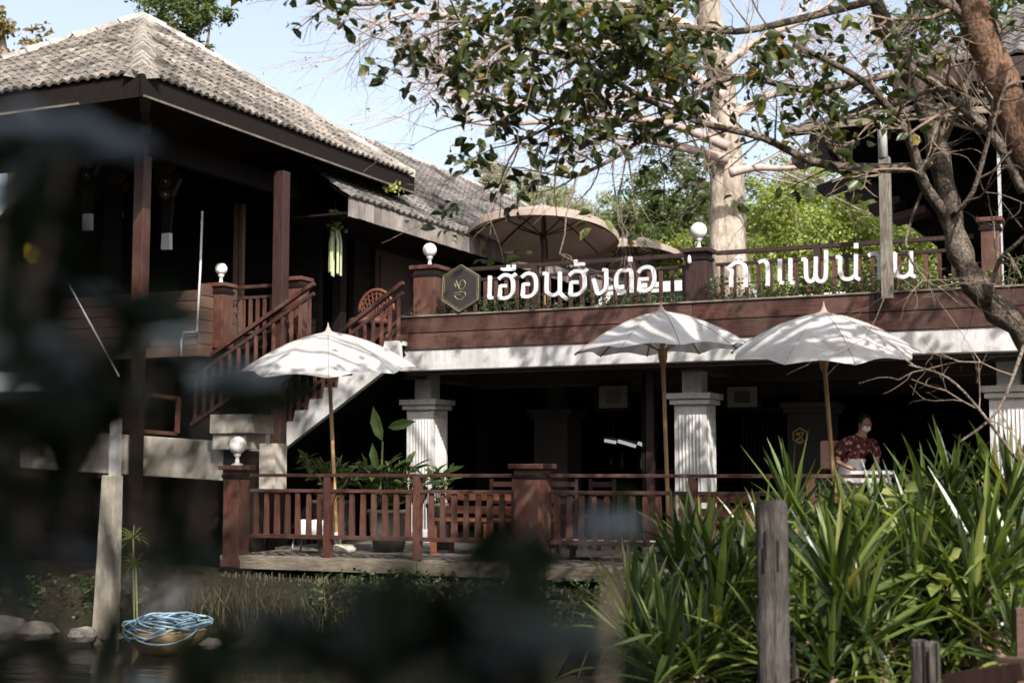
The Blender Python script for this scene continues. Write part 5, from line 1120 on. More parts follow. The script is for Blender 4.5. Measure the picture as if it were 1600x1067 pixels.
# unseen tree added with its crown above the frame to shade the lower left
def shade_tree(base, top, clumps, n, label):
    t = thing('bank_tree', label, 'tree', base, 'tall shade trees on the near bank'); m = MB(); m.tube(smoothline([base, Vector(base).lerp(Vector(top), 0.5)+Vector((0.3, 0.1, 0)), top], 4), [0.3-0.02*i for i in range(9)], 12); obj('trunk', m, 'bark_brown', t, smooth=True)
    P = []; m = MB()
    for c, r_ in clumps:
        m.tube([top, Vector(top).lerp(Vector(c), 0.5)+Vector((0, 0, 0.3)), c], [0.1, 0.07, 0.03], 6)
        n_ = int(n*r_*r_); sub = int(n_/60)+1
        for _ in range(sub):
            v = Vector((R.gauss(0, 1), R.gauss(0, 1), R.gauss(0, 0.6))).normalized()*R.uniform(0.2, 1)*r_; P.append(rng.normal(size=(60, 3))*0.24*np.array([1, 1, 0.7])+np.array(Vector(c)+v))
    obj('limbs', m, 'bark_brown', t); P = np.concatenate(P)
    keep = [i for i, p in enumerate(P) if px_of(p)[1] < -30 or (Vector(p)-Vector((0, 0, CZ))).dot(FW) < 0 or px_of(p)[0] > 1660 or px_of(p)[0] < -60]
    leaf_cloud('crown', P[keep], (0.15, 0.26), 'leaf_near', t, 'round', 0.3, 0.6)
SHD = [((-8.6, 8.0, 8.6), 1.3), ((-4.0, 5.0, 8.4), 1.1), ((-8.6, 9.3, 8.5), 1.2), ((-2.4, 4.2, 7.8), 1.4), ((1.6, 5.0, 7.6), 0.7), ((0.5, 0.5, 6.0), 1.6), ((-1.8, 1.6, 6.2), 1.5), ((1.8, -1.2, 5.6), 1.7), ((-1.0, -1.6, 5.8), 1.6), ((3.0, 1.0, 6.0), 1.4)]
shade_tree((2.6, 1.5, 0.4), (0.5, 3.0, 7.0), SHD, 800, 'tall riverside shade tree whose crown arches above the view')

# ================================================================== screw pines on the right bank
def strap_mesh(L_, w_, bend, name='leaf'):
    V = []; n = 8
    for i in range(n+1):
        f = i/n; a = bend*f**1.8; x = L_*(f - 0.25*max(0, a)*f*f*0.5); z_ = -L_*0.42*a*f*0.7; wd = w_*(0.45+0.55*min(1, f*4))*(1-max(0, (f-0.55)/0.45)**1.5)
        wd = max(wd, 0.0015); V += [(x, -wd/2, z_+wd*0.28), (x, 0, z_), (x, wd/2, z_+wd*0.28)]
    Fc = [(i*3+j, i*3+j+1, i*3+j+4, i*3+j+3) for i in range(n) for j in range(2)]
    me = bpy.data.meshes.new(name); me.from_pydata(V, [], Fc); me.materials.append(MATS['leaf_strap']); return me
straps = [strap_mesh(1.0, 0.048, b_) for b_ in (0.0, 0.15, 0.4, 0.8, 1.3, 1.9)]
def kinked(me, at):
    me = me.copy()
    for v_ in me.vertices:
        if v_.co.x > at: d_ = v_.co.x-at; v_.co.x = at+d_*0.35; v_.co.z -= d_*0.85
    return me
kinks = [kinked(straps[1], 0.55), kinked(straps[2], 0.7), kinked(straps[0], 0.4)]
drys = []
for m_ in (straps[4], straps[5], kinks[0]): m_ = m_.copy(); m_.materials[0] = MATS['strap_dry']; drys.append(m_)
def pandanus(u, v, D, L_, nl, label, lean=(0, 0), up=0.9, gnd=0.35):
    c = U(u, v, D=D); t = thing('screw_pine', label, 'plant', (c.x, c.y, gnd-0.05), 'strap-leaved screw pines on the right bank')
    obj('stem', MB().tube([(c.x, c.y, gnd-0.05), (c.x+0.03, c.y, (gnd+c.z)/2), c], [0.05, 0.045, 0.04], 8), 'twig_brown', t)
    for i in range(nl):
        f = i/nl; az = i*2.399963+R.uniform(-0.25, 0.25); el = rad(84 - 112*f**0.85 + R.uniform(-7, 7)) if up > 0.5 else rad(75-85*f)
        k_ = min(5, int(f*4.2+R.uniform(0, 1.9))); h = c + Vector((0, 0, 0.12-0.30*f))
        d = Vector((math.cos(az)*math.cos(el)+lean[0], math.sin(az)*math.cos(el)+lean[1], math.sin(el))).normalized(); s_ = Vector((0, 0, 1)).cross(d)
        if s_.length < 0.02: s_ = Vector((math.sin(az), -math.cos(az), 0))
        s_.normalize(); u_ = d.cross(s_); l_ = L_*R.uniform(0.72, 1.08)*(0.85+0.3*math.sin(math.pi*min(1, f+0.15)))
        inst('leaf', (R.choice(drys) if f > 0.6 and R.random() < 0.16 else R.choice(kinks) if R.random() < 0.10 else straps[k_]), t, h, Matrix((d, s_, u_)).transposed() @ Matrix.Rotation(R.uniform(-0.5, 0.5), 3, 'X'), (l_, l_*R.uniform(1.15, 1.7), l_))
PN = [(1310, 935, 9.5, 0.98, 50, 'tall screw pine with bright upright leaves just right of the weathered pile'),
 (1440, 905, 10.4, 0.92, 46, 'screw pine standing behind the short stump'),
 (1130, 930, 10.5, 0.85, 46, 'screw pine immediately left of the weathered pile'),
 (1030, 985, 10.2, 0.72, 40, 'low screw pine at the left end of the clump, leaning over the water'),
 (1090, 1040, 9.4, 0.70, 38, 'screw pine at the water edge in the lower left of the clump'),
 (1255, 1030, 9.3, 0.66, 34, 'small screw pine in shade at the foot of the weathered pile'),
 (1380, 1040, 9.6, 0.7, 36, 'small screw pine low between the pile and the stump'),
 (1545, 900, 10.0, 0.98, 48, 'large screw pine at the right edge of the picture'),
 (1490, 770, 11.6, 0.85, 44, 'high screw pine in front of the right-hand column'),
 (1580, 760, 11.2, 0.8, 40, 'screw pine high at the right edge under the tree trunk'),
 (1405, 800, 12.0, 0.7, 38, 'screw pine in front of the seated area and the masked person'),
 (1195, 880, 11.6, 0.78, 40, 'screw pine right behind the top of the weathered pile'),
 (1330, 830, 11.2, 0.72, 36, 'upright screw pine in the middle of the clump below the gold plaque'),
 (1260, 850, 12.2, 0.7, 36, 'screw pine at the back of the clump near the deck railing'),
 (1480, 1030, 9.8, 0.72, 36, 'small screw pine low behind the short stump'),
 (1590, 1020, 9.2, 0.7, 36, 'screw pine in the lower right corner'),
 (1170, 1060, 9.9, 0.66, 36, 'low screw pine at the waterline left of the pile foot')]
PN = [(a, b_+(35 if b_ < 860 else 15), D, L*0.80, int(nl*1.5), lab) for (a, b_, D, L, nl, lab) in PN]
PN += [(1000, 1030, 9.7, 0.6, 50, 'small screw pine touching the water left of the clump'), (1300, 1060, 9.1, 0.62, 50, 'low screw pine in the gap right of the pile foot'),
 (1120, 1000, 10.0, 0.7, 54, 'screw pine half hidden behind the lowest plants left of the pile'), (1420, 990, 9.9, 0.66, 54, 'screw pine right behind the top of the short stump'),
 (1520, 970, 9.7, 0.7, 54, 'screw pine between the short stump and the reddish corner post'), (1350, 950, 10.4, 0.66, 50, 'shaded screw pine behind the bright upright one'), (1240, 960, 10.6, 0.66, 50, 'shaded screw pine hidden behind the pile shaft'), (1450, 830, 11.4, 0.72, 50, 'screw pine below the right-hand column base')]
EX_ = [(985, 985, 10.1), (1065, 930, 10.7), (1160, 960, 10.3), (1100, 890, 11.2), (1285, 890, 11.0), (1375, 870, 11.2), (1500, 890, 10.8), (1590, 930, 10.3), (1440, 960, 10.2), (1210, 1040, 9.4), (1040, 1060, 9.3), (1560, 840, 11.2), (1350, 1010, 9.3), (1240, 820, 12.2)]
WH = ['leftmost small screw pine leaning over the river', 'screw pine behind the low ones at the left of the clump', 'screw pine pressed against the left side of the pile', 'screw pine rising before the deck railing end', 'screw pine under the gold plaque behind the pile', 'screw pine directly below the seated area', 'screw pine below the right-hand column', 'screw pine against the right picture edge, middle height', 'screw pine above the short stump', 'small screw pine touching the pile foot', 'lowest screw pine at the left waterline', 'screw pine below the leaning trunk at the right edge', 'lowest bright screw pine between pile and stump', 'rearmost screw pine beside the deck railing']
PN += [(a, b_, D, 0.62+0.12*((i*7) % 3)/2, 58, WH[i]) for i, (a, b_, D) in enumerate(EX_)]
for p in PN: pandanus(*p, lean=(R.uniform(-.12, .06), R.uniform(-.1, .1)))
# undergrowth between them
P = []
for _ in range(3800):
    u = R.uniform(990, 1680); v = R.uniform(900, 1120) if u < 1150 else R.uniform(840, 1120); P.append(U(u, v, D=R.uniform(10.4, 12.8)))
leaf_cloud('bank_undergrowth', P, (0.07, 0.16), 'leaf_mid', None, 'oval', 0.2, 0.5)
bpy.data.objects['bank_undergrowth']['kind'] = 'stuff'
# weathered piles
def pile(u0, u1, vt, D, label, zb=-0.5, name='weathered_pile'):
    a = U(u0, vt, D=D); b_ = U(u1, vt, D=D); c = (a+b_)/2; r_ = (b_-a).length/2; t = thing(name, label, 'post', (c.x, c.y, zb), 'weathered timber piles on the bank'); m = MB(); V = []; n = 22; lev = [zb, 0.2, 0.7, 1.1, 1.4, c.z-0.12, c.z-0.03, c.z]
    lev = [l for l in lev if l <= c.z and (l <= c.z-0.12 or l >= c.z-0.121)]; lev = sorted(set(lev))
    for i, z_ in enumerate(lev):
        for j in range(n):
            th = 2*math.pi*j/n; rr_ = r_*(1+0.05*noise.noise(Vector((j*0.9, z_*1.1, u0)))-(0.10 if j % 7 == 3 else 0) - (0.12 if i == len(lev)-1 else 0)); V.append((c.x+rr_*math.cos(th), c.y+rr_*math.sin(th), z_+(0.025*noise.noise(Vector((j*1.3, 5, u0))) if i >= len(lev)-2 else 0)))
    Fc = [(i*n+j, i*n+(j+1) % n, (i+1)*n+(j+1) % n, (i+1)*n+j) for i in range(len(lev)-1) for j in range(n)]; k_ = len(V); V.append((c.x, c.y, c.z-0.01)); Fc += [((len(lev)-1)*n+j, (len(lev)-1)*n+(j+1) % n, k_) for j in range(n)]
    obj('log', m.add(V, Fc), 'wood_pile', t, smooth=False)
    m = MB()
    for j in range(4): 
        th = rad(R.uniform(200, 340)); q = Vector((c.x+r_*1.01*math.cos(th), c.y+r_*1.01*math.sin(th), 0)); z_ = R.uniform(0.9, c.z-0.3); m.box(q.x-0.004, q.x+0.004, q.y-0.012, q.y+0.004, z_, z_+R.uniform(0.1, 0.3))
    obj('cracks', m, 'hair', t, kind='stuff')
pile(1180, 1230, 782, 8.8, 'tall weathered round pile rising before the strap-leaved plants')
pile(1423, 1468, 1000, 8.6, 'short weathered stump at the bottom right')
pile(1237, 1248, 1040, 8.9, 'thin broken stake at the foot of the tall pile')
t = thing('old_boat_rail', 'weathered reddish plank and post in the bottom right corner', 'plank', U(1560, 1065, D=8.4))
obj('plank', MB().beam(U(1478, 1066, D=8.4), U(1600, 1048, D=8.1), 0.05, 0.10), 'wood_dim_red', t); obj('plank', MB().beam(U(1565, 1030, D=8.3), U(1640, 1034, D=8.1), 0.12, 0.03), 'wood_siding', t)
obj('post', MB().beam(U(1596, 1080, D=8.5), U(1594, 950, D=8.5), 0.05, 0.06), 'wood_siding', t)
# broad round leaves by the clump
P = [U(R.gauss(1470, 30), R.gauss(930, 30), D=9.7) for _ in range(26)] + [U(R.gauss(1400, 25), R.gauss(800, 25), D=10.5) for _ in range(26)]
t = thing('taro_plant', 'broad-leaved plant growing between the screw pines', 'plant', U(1450, 1000, D=9.8)); leaf_cloud('leaves', P, (0.12, 0.2), 'leaf_light', t, 'round', 0.2, 0.4)

# ================================================================== potted shrubs on the deck
pot_leaf = MB(); L_, T_ = LEAF['oval']; pot_leaf.add([(0, 0, 0), (0.25, 0.15, 0.05), (0.6, 0.17, 0.05), (1, 0, -0.08), (0.6, -0.17, 0.05), (0.25, -0.15, 0.05), (0.3, 0, 0), (0.65, 0, -0.02)], [(0, 1, 6), (1, 2, 7, 6), (2, 3, 7), (3, 4, 7), (4, 5, 6, 7), (5, 0, 6)])
plme = pot_leaf.mesh('leaf', 'leaf_pot')
def pot_shrub(x, y, r_, h_, pot, label, nl, spread, z0=DZ+0.004, mat='dim_plaster', lsz=(0.16, 0.3)):
    t = thing('potted_shrub', label, 'potted plant', (x, y, z0), 'potted shrubs on the river deck')
    obj('pot', MB().lathe([(r_*0.7, 0), (r_*0.95, pot*0.5), (r_, pot*0.9), (r_*1.08, pot*0.92), (r_*1.08, pot), (r_*0.9, pot), (r_*0.85, pot*0.9)], (x, y, z0), 20), mat, t, smooth=True)
    for k_ in range(int(nl/9)):
        az = R.uniform(0, 6.28); rr_ = R.uniform(0.1, 1)*spread; top = Vector((x+rr_*math.cos(az), y+rr_*0.6*math.sin(az), z0+pot+h_*R.uniform(0.5, 1))); b0 = Vector((x+R.gauss(0, .05), y+R.gauss(0, .05), z0+pot*0.88)); P = smoothline([b0, b0.lerp(top, 0.5)+Vector((0, 0, 0.1)), top], 3)
        obj('stem', MB().tube(P, 0.009, 5), 'twig_brown', t)
        for j in range(9):
            q, dr = along(P, R.uniform(0.1, 1)); d = Vector((R.gauss(0, 1), R.gauss(0, 1), R.gauss(0.35, 0.5))).normalized(); s_ = Vector((R.gauss(0, .3), R.gauss(0, .3), 1)).cross(d).normalized(); u_ = d.cross(s_); l_ = R.uniform(*lsz); inst('leaf', plme, t, q, Matrix((d, s_, u_)).transposed(), (l_, l_, l_))
pot_shrub(U(500, 800, Y=16.6).x, 16.9, 0.26, 0.62, 0.66, 'bushy potted shrub left of the first umbrella pole', 200, 0.6)
pot_shrub(U(590, 800, Y=16.3).x, 16.6, 0.27, 0.66, 0.55, 'bushy potted shrub with upright bright leaf right of the first umbrella pole', 270, 0.62, mat='dim_plaster')
pot_shrub(U(645, 800, Y=16.6).x, 17.4, 0.2, 0.5, 0.62, 'smaller shaded potted shrub in front of the left white column', 60, 0.25)
c = U(592, 680, Y=16.4)
t = thing('banana_shoot', 'single upright bright green leaf rising from the potted shrubs', 'plant', (c.x, 16.45, 1.6))
for (u, v, u2, v2, w_) in ((598, 690, 584, 645, 0.09), (606, 668, 640, 660, 0.07), (590, 735, 582, 700, 0.03)):
    a = U(u, v, Y=16.4); b_ = U(u2, v2, Y=16.4); d = (b_-a); L0 = d.length*1.25; d.normalize(); s_ = Vector((0, 1, 0)).cross(d).normalized()*-1; u_ = d.cross(s_); inst('leaf', plme, t, a, Matrix((d, s_, u_)).transposed(), (L0, L0*0.95, L0))
obj('stem', MB().tube([(c.x, 16.45, 1.6), U(598, 690, Y=16.42)], 0.014, 6), 'garland_top', t)
# white crockery pots under the railing and steel stool legs
for i, (u, v) in enumerate(((474, 822), (492, 822), (508, 822))):
    a = U(u, v, Y=16.0); obj('water_can', MB().lathe([(0.06, 0), (0.065, 0.02), (0.065, 0.17), (0.05, 0.2), (0.02, 0.21)], (a.x, 16.0, DZ+0.22), 12), 'cloth_white', smooth=True, label=['leftmost white can on the low stool behind the railing', 'middle white can on the low stool behind the railing', 'rightmost white can on the low stool behind the railing'][i], cat='can', group='white cans on the stool')
t = thing('low_stool', 'low metal legged stool carrying three white cans behind the railing', 'stool', (-9.95, 16.0, DZ)); a0 = U(468, 830, Y=16).x; a1 = U(515, 830, Y=16).x
obj('top', bx(a0-0.1, a1+0.1, 15.85, 16.15, DZ+0.185, DZ+0.218), 'wood_grey_x', t)
for xx in (a0-0.05, a1+0.05):
    for yy in (15.9, 16.1): obj('leg', MB().tube([(xx, yy, DZ), (xx*0.9+0.1*(a0+a1)/2, yy, DZ+0.184)], 0.012, 6), 'metal_light', t)

# ================================================================== reeds and grass under the deck edge
def blades(name, n, xr, yr, zr, hr, mat, lean=0.25, wd=0.008, hang=False):
    V = []; Fc = []
    for i in range(n):
        x = R.uniform(*xr); y = R.uniform(*yr); z_ = R.uniform(*zr); h_ = R.uniform(*hr)*(0.55+0.45*abs(math.sin(x*2.3)))
        dx = R.gauss(0, lean)*h_; dy = R.gauss(-0.1, lean)*h_; a = R.uniform(0, 3.14); wx, wy = wd*math.cos(a), wd*math.sin(a); k_ = len(V); sg = -1 if hang else 1
        V += [(x-wx, y-wy, z_), (x+wx, y+wy, z_), (x+dx*0.3-wx, y+dy*0.3-wy, z_+sg*h_*0.55), (x+dx*0.3+wx, y+dy*0.3+wy, z_+sg*h_*0.55), (x+dx, y+dy, z_+sg*h_)]
        Fc += [(k_, k_+1, k_+3), (k_, k_+3, k_+2), (k_+2, k_+3, k_+4)]
    me = npmesh(name, V, Fc, mat); o = bpy.data.objects.new(name, me); COL.objects.link(o); o['kind'] = 'stuff'; return o
blades('reeds', 2600, (-11.0, -8.2), (13.9, 15.0), (0.0, 0.2), (0.25, 0.62), 'reed', 0.2)
blades('reeds', 900, (-8.4, -4.5), (14.0, 15.0), (0.0, 0.3), (0.2, 0.6), 'reed', 0.3)
blades('dry_grass', 700, (-11.0, -7.5), (14.9, 15.06), (0.6, 0.76), (0.2, 0.5), 'reed', 0.15, 0.006, True)
P = [Vector((R.uniform(-9.2, -4.6), R.uniform(13.9, 15.0), R.uniform(0.1, 0.85))) for _ in range(2600)]; leaf_cloud('bank_creeper', P, (0.05, 0.11), 'hedge', None, 'oval', 0.3, 0.5)
P = [Vector((R.uniform(-16, -11.5), R.uniform(13.9, 15.2), R.uniform(0.2, 0.65))) for _ in range(1800)]; leaf_cloud('bank_creeper', P, (0.06, 0.12), 'hedge', None, 'oval', 0.3, 0.5)
# papyrus heads beside the concrete post
for (u, v, lab) in ((212, 880, 'lower papyrus head beside the pale concrete post'), (208, 840, 'upper papyrus head beside the pale concrete post')):
    c = U(u, v, Y=13.9); t = thing('papyrus', lab, 'plant', (c.x+0.05, 13.9, 0.1), 'papyrus heads beside the concrete post'); obj('stem', MB().tube([(c.x+0.05, 13.9, 0.1), c], 0.012, 5), 'garland_top', t)
    m = MB()
    for i in range(34):
        d = Vector((R.gauss(0, 1), R.gauss(0, 1), R.gauss(0.2, .7))).normalized()*R.uniform(0.15, 0.26); m.tube([c, c+d*0.6, c+d+Vector((0, 0, -0.05))], [0.006, 0.005, 0.001], 3, False)
    obj('rays', m, 'leaf_light', t)
# clay bowl with a heap of blue rope
c = U(262, 985, Y=13.05); c.z = 0.02; t = thing('clay_bowl', 'yellowish clay bowl at the water edge full of rope', 'bowl', (c.x, c.y, -0.05))
obj('bowl', MB().lathe([(0.2, -0.06), (0.32, 0.02), (0.40, 0.14), (0.43, 0.22), (0.40, 0.23), (0.36, 0.15), (0.28, 0.06)], c, 28), 'clay', t, smooth=True)
t = thing('rope_heap', 'pale blue rope coiled and hanging over the clay bowl', 'rope', (c.x, c.y, 0.24)); 
for k_ in range(12):
    m = MB(); a0 = R.uniform(0, 6.28); pts = []; rx = R.uniform(0.28, 0.45); cxo = R.gauss(0, 0.04)
    for i in range(26):
        a = a0 + i/25*R.uniform(5.5, 6.6); h_ = 0.27+0.05*math.sin(a*2+k_)+0.012*k_*0.6; rr_ = rx*(1+0.12*math.sin(3*a+k_))
        if k_ % 3 == 0 and math.sin(a) < -0.2: h_ -= 0.17*(-math.sin(a)-0.2); rr_ = max(rr_, 0.445)
        pts.append((c.x+cxo+rr_*math.cos(a), c.y+rr_*math.sin(a)*0.95, c.z+h_))
    m.tube(pts, 0.012, 6); obj('coil', m, 'rope_blue', t, smooth=True)
c2 = U(248, 925, Y=13.75); m = MB(); m.lathe([(max(0.01, 0.55*math.sin(math.pi*i/10)), -0.32*math.cos(math.pi*i/10)) for i in range(11)], c2, 18); obj('smoke', m, 'thin_smoke', smooth=True, kind='stuff')
# stones along the left bank
for i, (u, v, s_) in enumerate(((60, 985, 0.25), (130, 940, 0.2), (10, 1000, 0.3), (175, 1010, 0.15), (330, 990, 0.14))):
    c = U(u, v, Y=13.2); c.z = 0.08; m = MB(); m.lathe([(0.02, -0.2), (0.8, -0.15), (1, 0.15), (0.7, 0.5), (0.25, 0.62), (0.02, 0.64)], (0, 0, 0), 10); m.v = [tuple(c+Vector(v_)*s_*(1+0.25*noise.noise(Vector(v_)*1.7+Vector((i*3, 0, 0))))) for v_ in m.v]
    obj('bank_stone', m, 'stone', smooth=False, label=['stone at the water edge nearest the left side under dark leaves', 'rounded stone just left of the pale concrete post', 'large stone at the far left of the water edge', 'small stone at the foot of the pale concrete post', 'small stone right of the clay bowl'][i], cat='stone', group='stones along the water edge')

# ================================================================== the person in the restaurant
pc = U(1352, 668, Y=19.9)
pt_ = thing('person', 'person in red floral shirt, white apron and face mask leaning over a tray', 'person', (pc.x-0.1, 19.9, DZ))
def skin(name, verts, edges, radii, mat, parent, sub=1, root=0):
    me = bpy.data.meshes.new(name); off = WP[parent.name]; me.from_pydata([tuple(Vector(v)-off) for v in verts], edges, []); o = bpy.data.objects.new(name, me); link(o, parent, off)
    md = o.modifiers.new('skin', 'SKIN'); sv = me.skin_vertices[0].data
    for i, r_ in enumerate(radii): sv[i].radius = (r_, r_) if not isinstance(r_, tuple) else r_; sv[i].use_root = (i == root)
    md.use_smooth_shade = True; s_ = o.modifiers.new('sub', 'SUBSURF'); s_.levels = sub; s_.render_levels = sub; me.materials.append(MATS[mat]); return o
X0, Y0, Z0 = pc.x-0.1, 19.9, DZ
def q(x, y, z_): return (X0+x, Y0+y, Z0+z_)
# continuous body: pelvis, spine, neck, head, arms, legs
bv = [q(-0.22, 0.05, 0.92), q(-0.16, 0.04, 1.10), q(-0.06, 0.0, 1.32), q(0.02, -0.02, 1.47), q(0.06, -0.03, 1.56), q(0.10, -0.04, 1.66), q(0.11, -0.04, 1.75),
      q(-0.20, -0.16, 1.42), q(-0.24, -0.26, 1.18), q(0.0, -0.36, 1.08), q(0.16, 0.14, 1.40), q(0.24, 0.06, 1.18), q(0.22, -0.22, 1.08),
      q(-0.30, 0.02, 0.88), q(-0.29, -0.02, 0.48), q(-0.27, 0.04, 0.08), q(-0.13, 0.08, 0.88), q(-0.12, 0.04, 0.48), q(-0.13, 0.1, 0.08), q(-0.26, -0.12, 0.04), q(-0.12, -0.06, 0.04)]
be = [(0,1),(1,2),(2,3),(3,4),(4,5),(5,6),(3,7),(7,8),(8,9),(3,10),(10,11),(11,12),(0,13),(13,14),(14,15),(0,16),(16,17),(17,18),(15,19),(18,20)]
br = [0.11,0.10,0.11,0.08,0.05,(0.085,0.1),(0.07,0.085),0.05,0.04,0.03,0.05,0.04,0.03,0.09,0.06,0.042,0.09,0.06,0.042,0.035,0.035]
obj_body = skin('body', bv, be, br, 'skin', pt_, 1)
sv_ = [bv[0], bv[1], bv[2], bv[3], bv[7], q(-0.235, -0.24, 1.22), bv[10], q(0.235, 0.07, 1.22), q(-0.21, -0.20, 1.32), q(0.20, 0.12, 1.3), q(0.045, -0.03, 1.535)]
skin('shirt', sv_, [(0,1),(1,2),(2,3),(3,4),(4,8),(8,5),(3,6),(6,9),(9,7),(3,10)], [0.17,0.165,0.19,0.165,0.115,0.085,0.115,0.085,0.095,0.095,0.095], 'floral', pt_, 1)
skin('trousers', [bv[0], bv[13], bv[14], q(-0.27, 0.04, 0.12), bv[16], bv[17], q(-0.13, 0.1, 0.12)], [(0,1),(1,2),(2,3),(0,4),(4,5),(5,6)], [0.15,0.11,0.085,0.07,0.11,0.085,0.07], 'trousers', pt_, 1)
# head details: hair, mask, eyes, nose, ears
hc = Vector(q(0.112, -0.05, 1.70)); fd = Vector((0.45, -0.85, -0.28)).normalized(); sdv = fd.cross(Vector((0, 0, 1))).normalized(); upv = sdv.cross(fd)
def ell(c, rx, ry, rz, n=14, k_=10, cut=-1.0):
    m = MB(); V = []
    for i in range(k_+1):
        ph = math.pi*i/k_
        for j in range(n): th = 2*math.pi*j/n; V.append(c + sdv*(rx*math.sin(ph)*math.cos(th)) + fd*(ry*math.sin(ph)*math.sin(th)) + upv*(rz*math.cos(ph)))
    Fc = [(i*n+j, i*n+(j+1) % n, (i+1)*n+(j+1) % n, (i+1)*n+j) for i in range(k_) for j in range(n)]; return m.add(V, Fc)
obj('head', ell(hc, 0.078, 0.098, 0.115), 'skin', pt_, smooth=True)
m = ell(hc-fd*0.022+upv*0.022, 0.092, 0.102, 0.112); obj('hair', m, 'hair', pt_, smooth=True)
m = ell(hc+fd*0.055-upv*0.045, 0.062, 0.058, 0.055); obj('face_mask', m, 'cloth_white', pt_, smooth=True)
for s_ in (-1, 1):
    obj('eye', ell(hc+fd*0.091+sdv*(0.03*s_)+upv*0.012, 0.012, 0.008, 0.007, 8, 6), 'hair', pt_, smooth=True); obj('ear', ell(hc+sdv*(0.08*s_)-upv*0.01, 0.012, 0.02, 0.03, 8, 6), 'skin', pt_, smooth=True)
obj('nose', ell(hc+fd*0.102-upv*0.012, 0.013, 0.016, 0.022, 8, 6), 'skin', pt_, smooth=True)
# hands with separate fingers curled on the tray rim
def hand(w_, d, s_, parent):
    w_ = Vector(w_); d = Vector(d).normalized(); sd_ = d.cross(Vector((0, 0, 1))).normalized()*s_; dnv = Vector((0, 0, -1))
    V = [w_, w_+d*0.05, w_+d*0.085]; E_ = [(0, 1), (1, 2)]; Rr_ = [0.026, 0.034, 0.03]
    for i in range(4):
        b0 = w_+d*0.08+sd_*((i-1.5)*0.021); l_ = (0.062, 0.072, 0.068, 0.052)[i]; k_ = len(V); V += [b0, b0+d*l_*0.5+dnv*0.008, b0+d*l_*0.75+dnv*l_*0.5]; E_ += [(2, k_), (k_, k_+1), (k_+1, k_+2)]; Rr_ += [0.010, 0.009, 0.0075]
    k_ = len(V); V += [w_+d*0.03-sd_*0.035, w_+d*0.065-sd_*0.055+dnv*0.012]; E_ += [(1, k_), (k_, k_+1)]; Rr_ += [0.013, 0.010]
    skin('hand', V, E_, Rr_, 'skin', parent, 1)
hand(bv[9], (0.75, -0.45, -0.25), 1, pt_); hand(bv[12], (0.35, -0.85, -0.2), -1, pt_)
# apron
V = []; 
for i in range(7):
    for j in range(9):
        a = rad(-150+j*17); z_ = 1.22-0.75*i/6; cx_ = -0.18+0.16*max(0, (z_-0.92))/0.4; r_ = 0.175+0.05*(i/6)+0.01*math.sin(j*2.0+i); V.append(q(cx_+r_*math.cos(a), 0.03+r_*math.sin(a), z_))
m = MB(); m.add(V, [(i*9+j, i*9+j+1, i*9+j+10, i*9+j+9) for i in range(6) for j in range(8)]); obj('apron', m, 'cloth_white', pt_, smooth=True)
# table and white serving tub the person leans over
t = thing('serving_table', 'dark serving table in front of the person in the floral shirt', 'table', (X0+0.3, 19.35, DZ)); obj('top', bx(X0-0.25, X0+1.0, 19.15, 19.68, DZ+0.86, DZ+0.9), 'wood_dim_red', t)
for xx in (X0-0.2, X0+0.95):
    for yy in (19.2, 19.62): obj('leg', bx(xx-0.03, xx+0.03, yy-0.03, yy+0.03, DZ, DZ+0.859), 'wood_dark', t)
a = U(1362, 718, Y=19.45); m = MB(); zc = DZ+0.902; V = []
for z_, k_ in ((0, 0.8), (0.16, 1.0), (0.17, 1.06), (0.145, 0.94), (0.03, 0.76)):
    for sx, sy in ((-1, -1), (1, -1), (1, 1), (-1, 1)): V.append((a.x+sx*0.26*k_, 19.45+sy*0.17*k_, zc+z_))
m.add(V, [(0, 3, 2, 1)]+[(i*4+j, i*4+(j+1) % 4, i*4+4+(j+1) % 4, i*4+4+j) for i in range(4) for j in range(4)]+[(16, 17, 18, 19)])
obj('serving_tub', m, 'cloth_white', bev=0.006, label='white plastic tub on the serving table before the person', cat='tub')
a = U(1283, 733, Y=19.8); b_ = U(1309, 688, Y=19.8)
t = thing('patterned_cushion', 'pink patterned cushion standing beside the person', 'cushion', ((a.x+b_.x)/2, 19.8, a.z)); obj('cover', bx(a.x, b_.x, 19.74, 19.86, a.z, b_.z), 'pink_cloth', t, bev=0.03)
obj('stand', bx((a.x+b_.x)/2-0.04, (a.x+b_.x)/2+0.04, 19.76, 19.84, DZ, a.z-0.002), 'wood_dark', t)

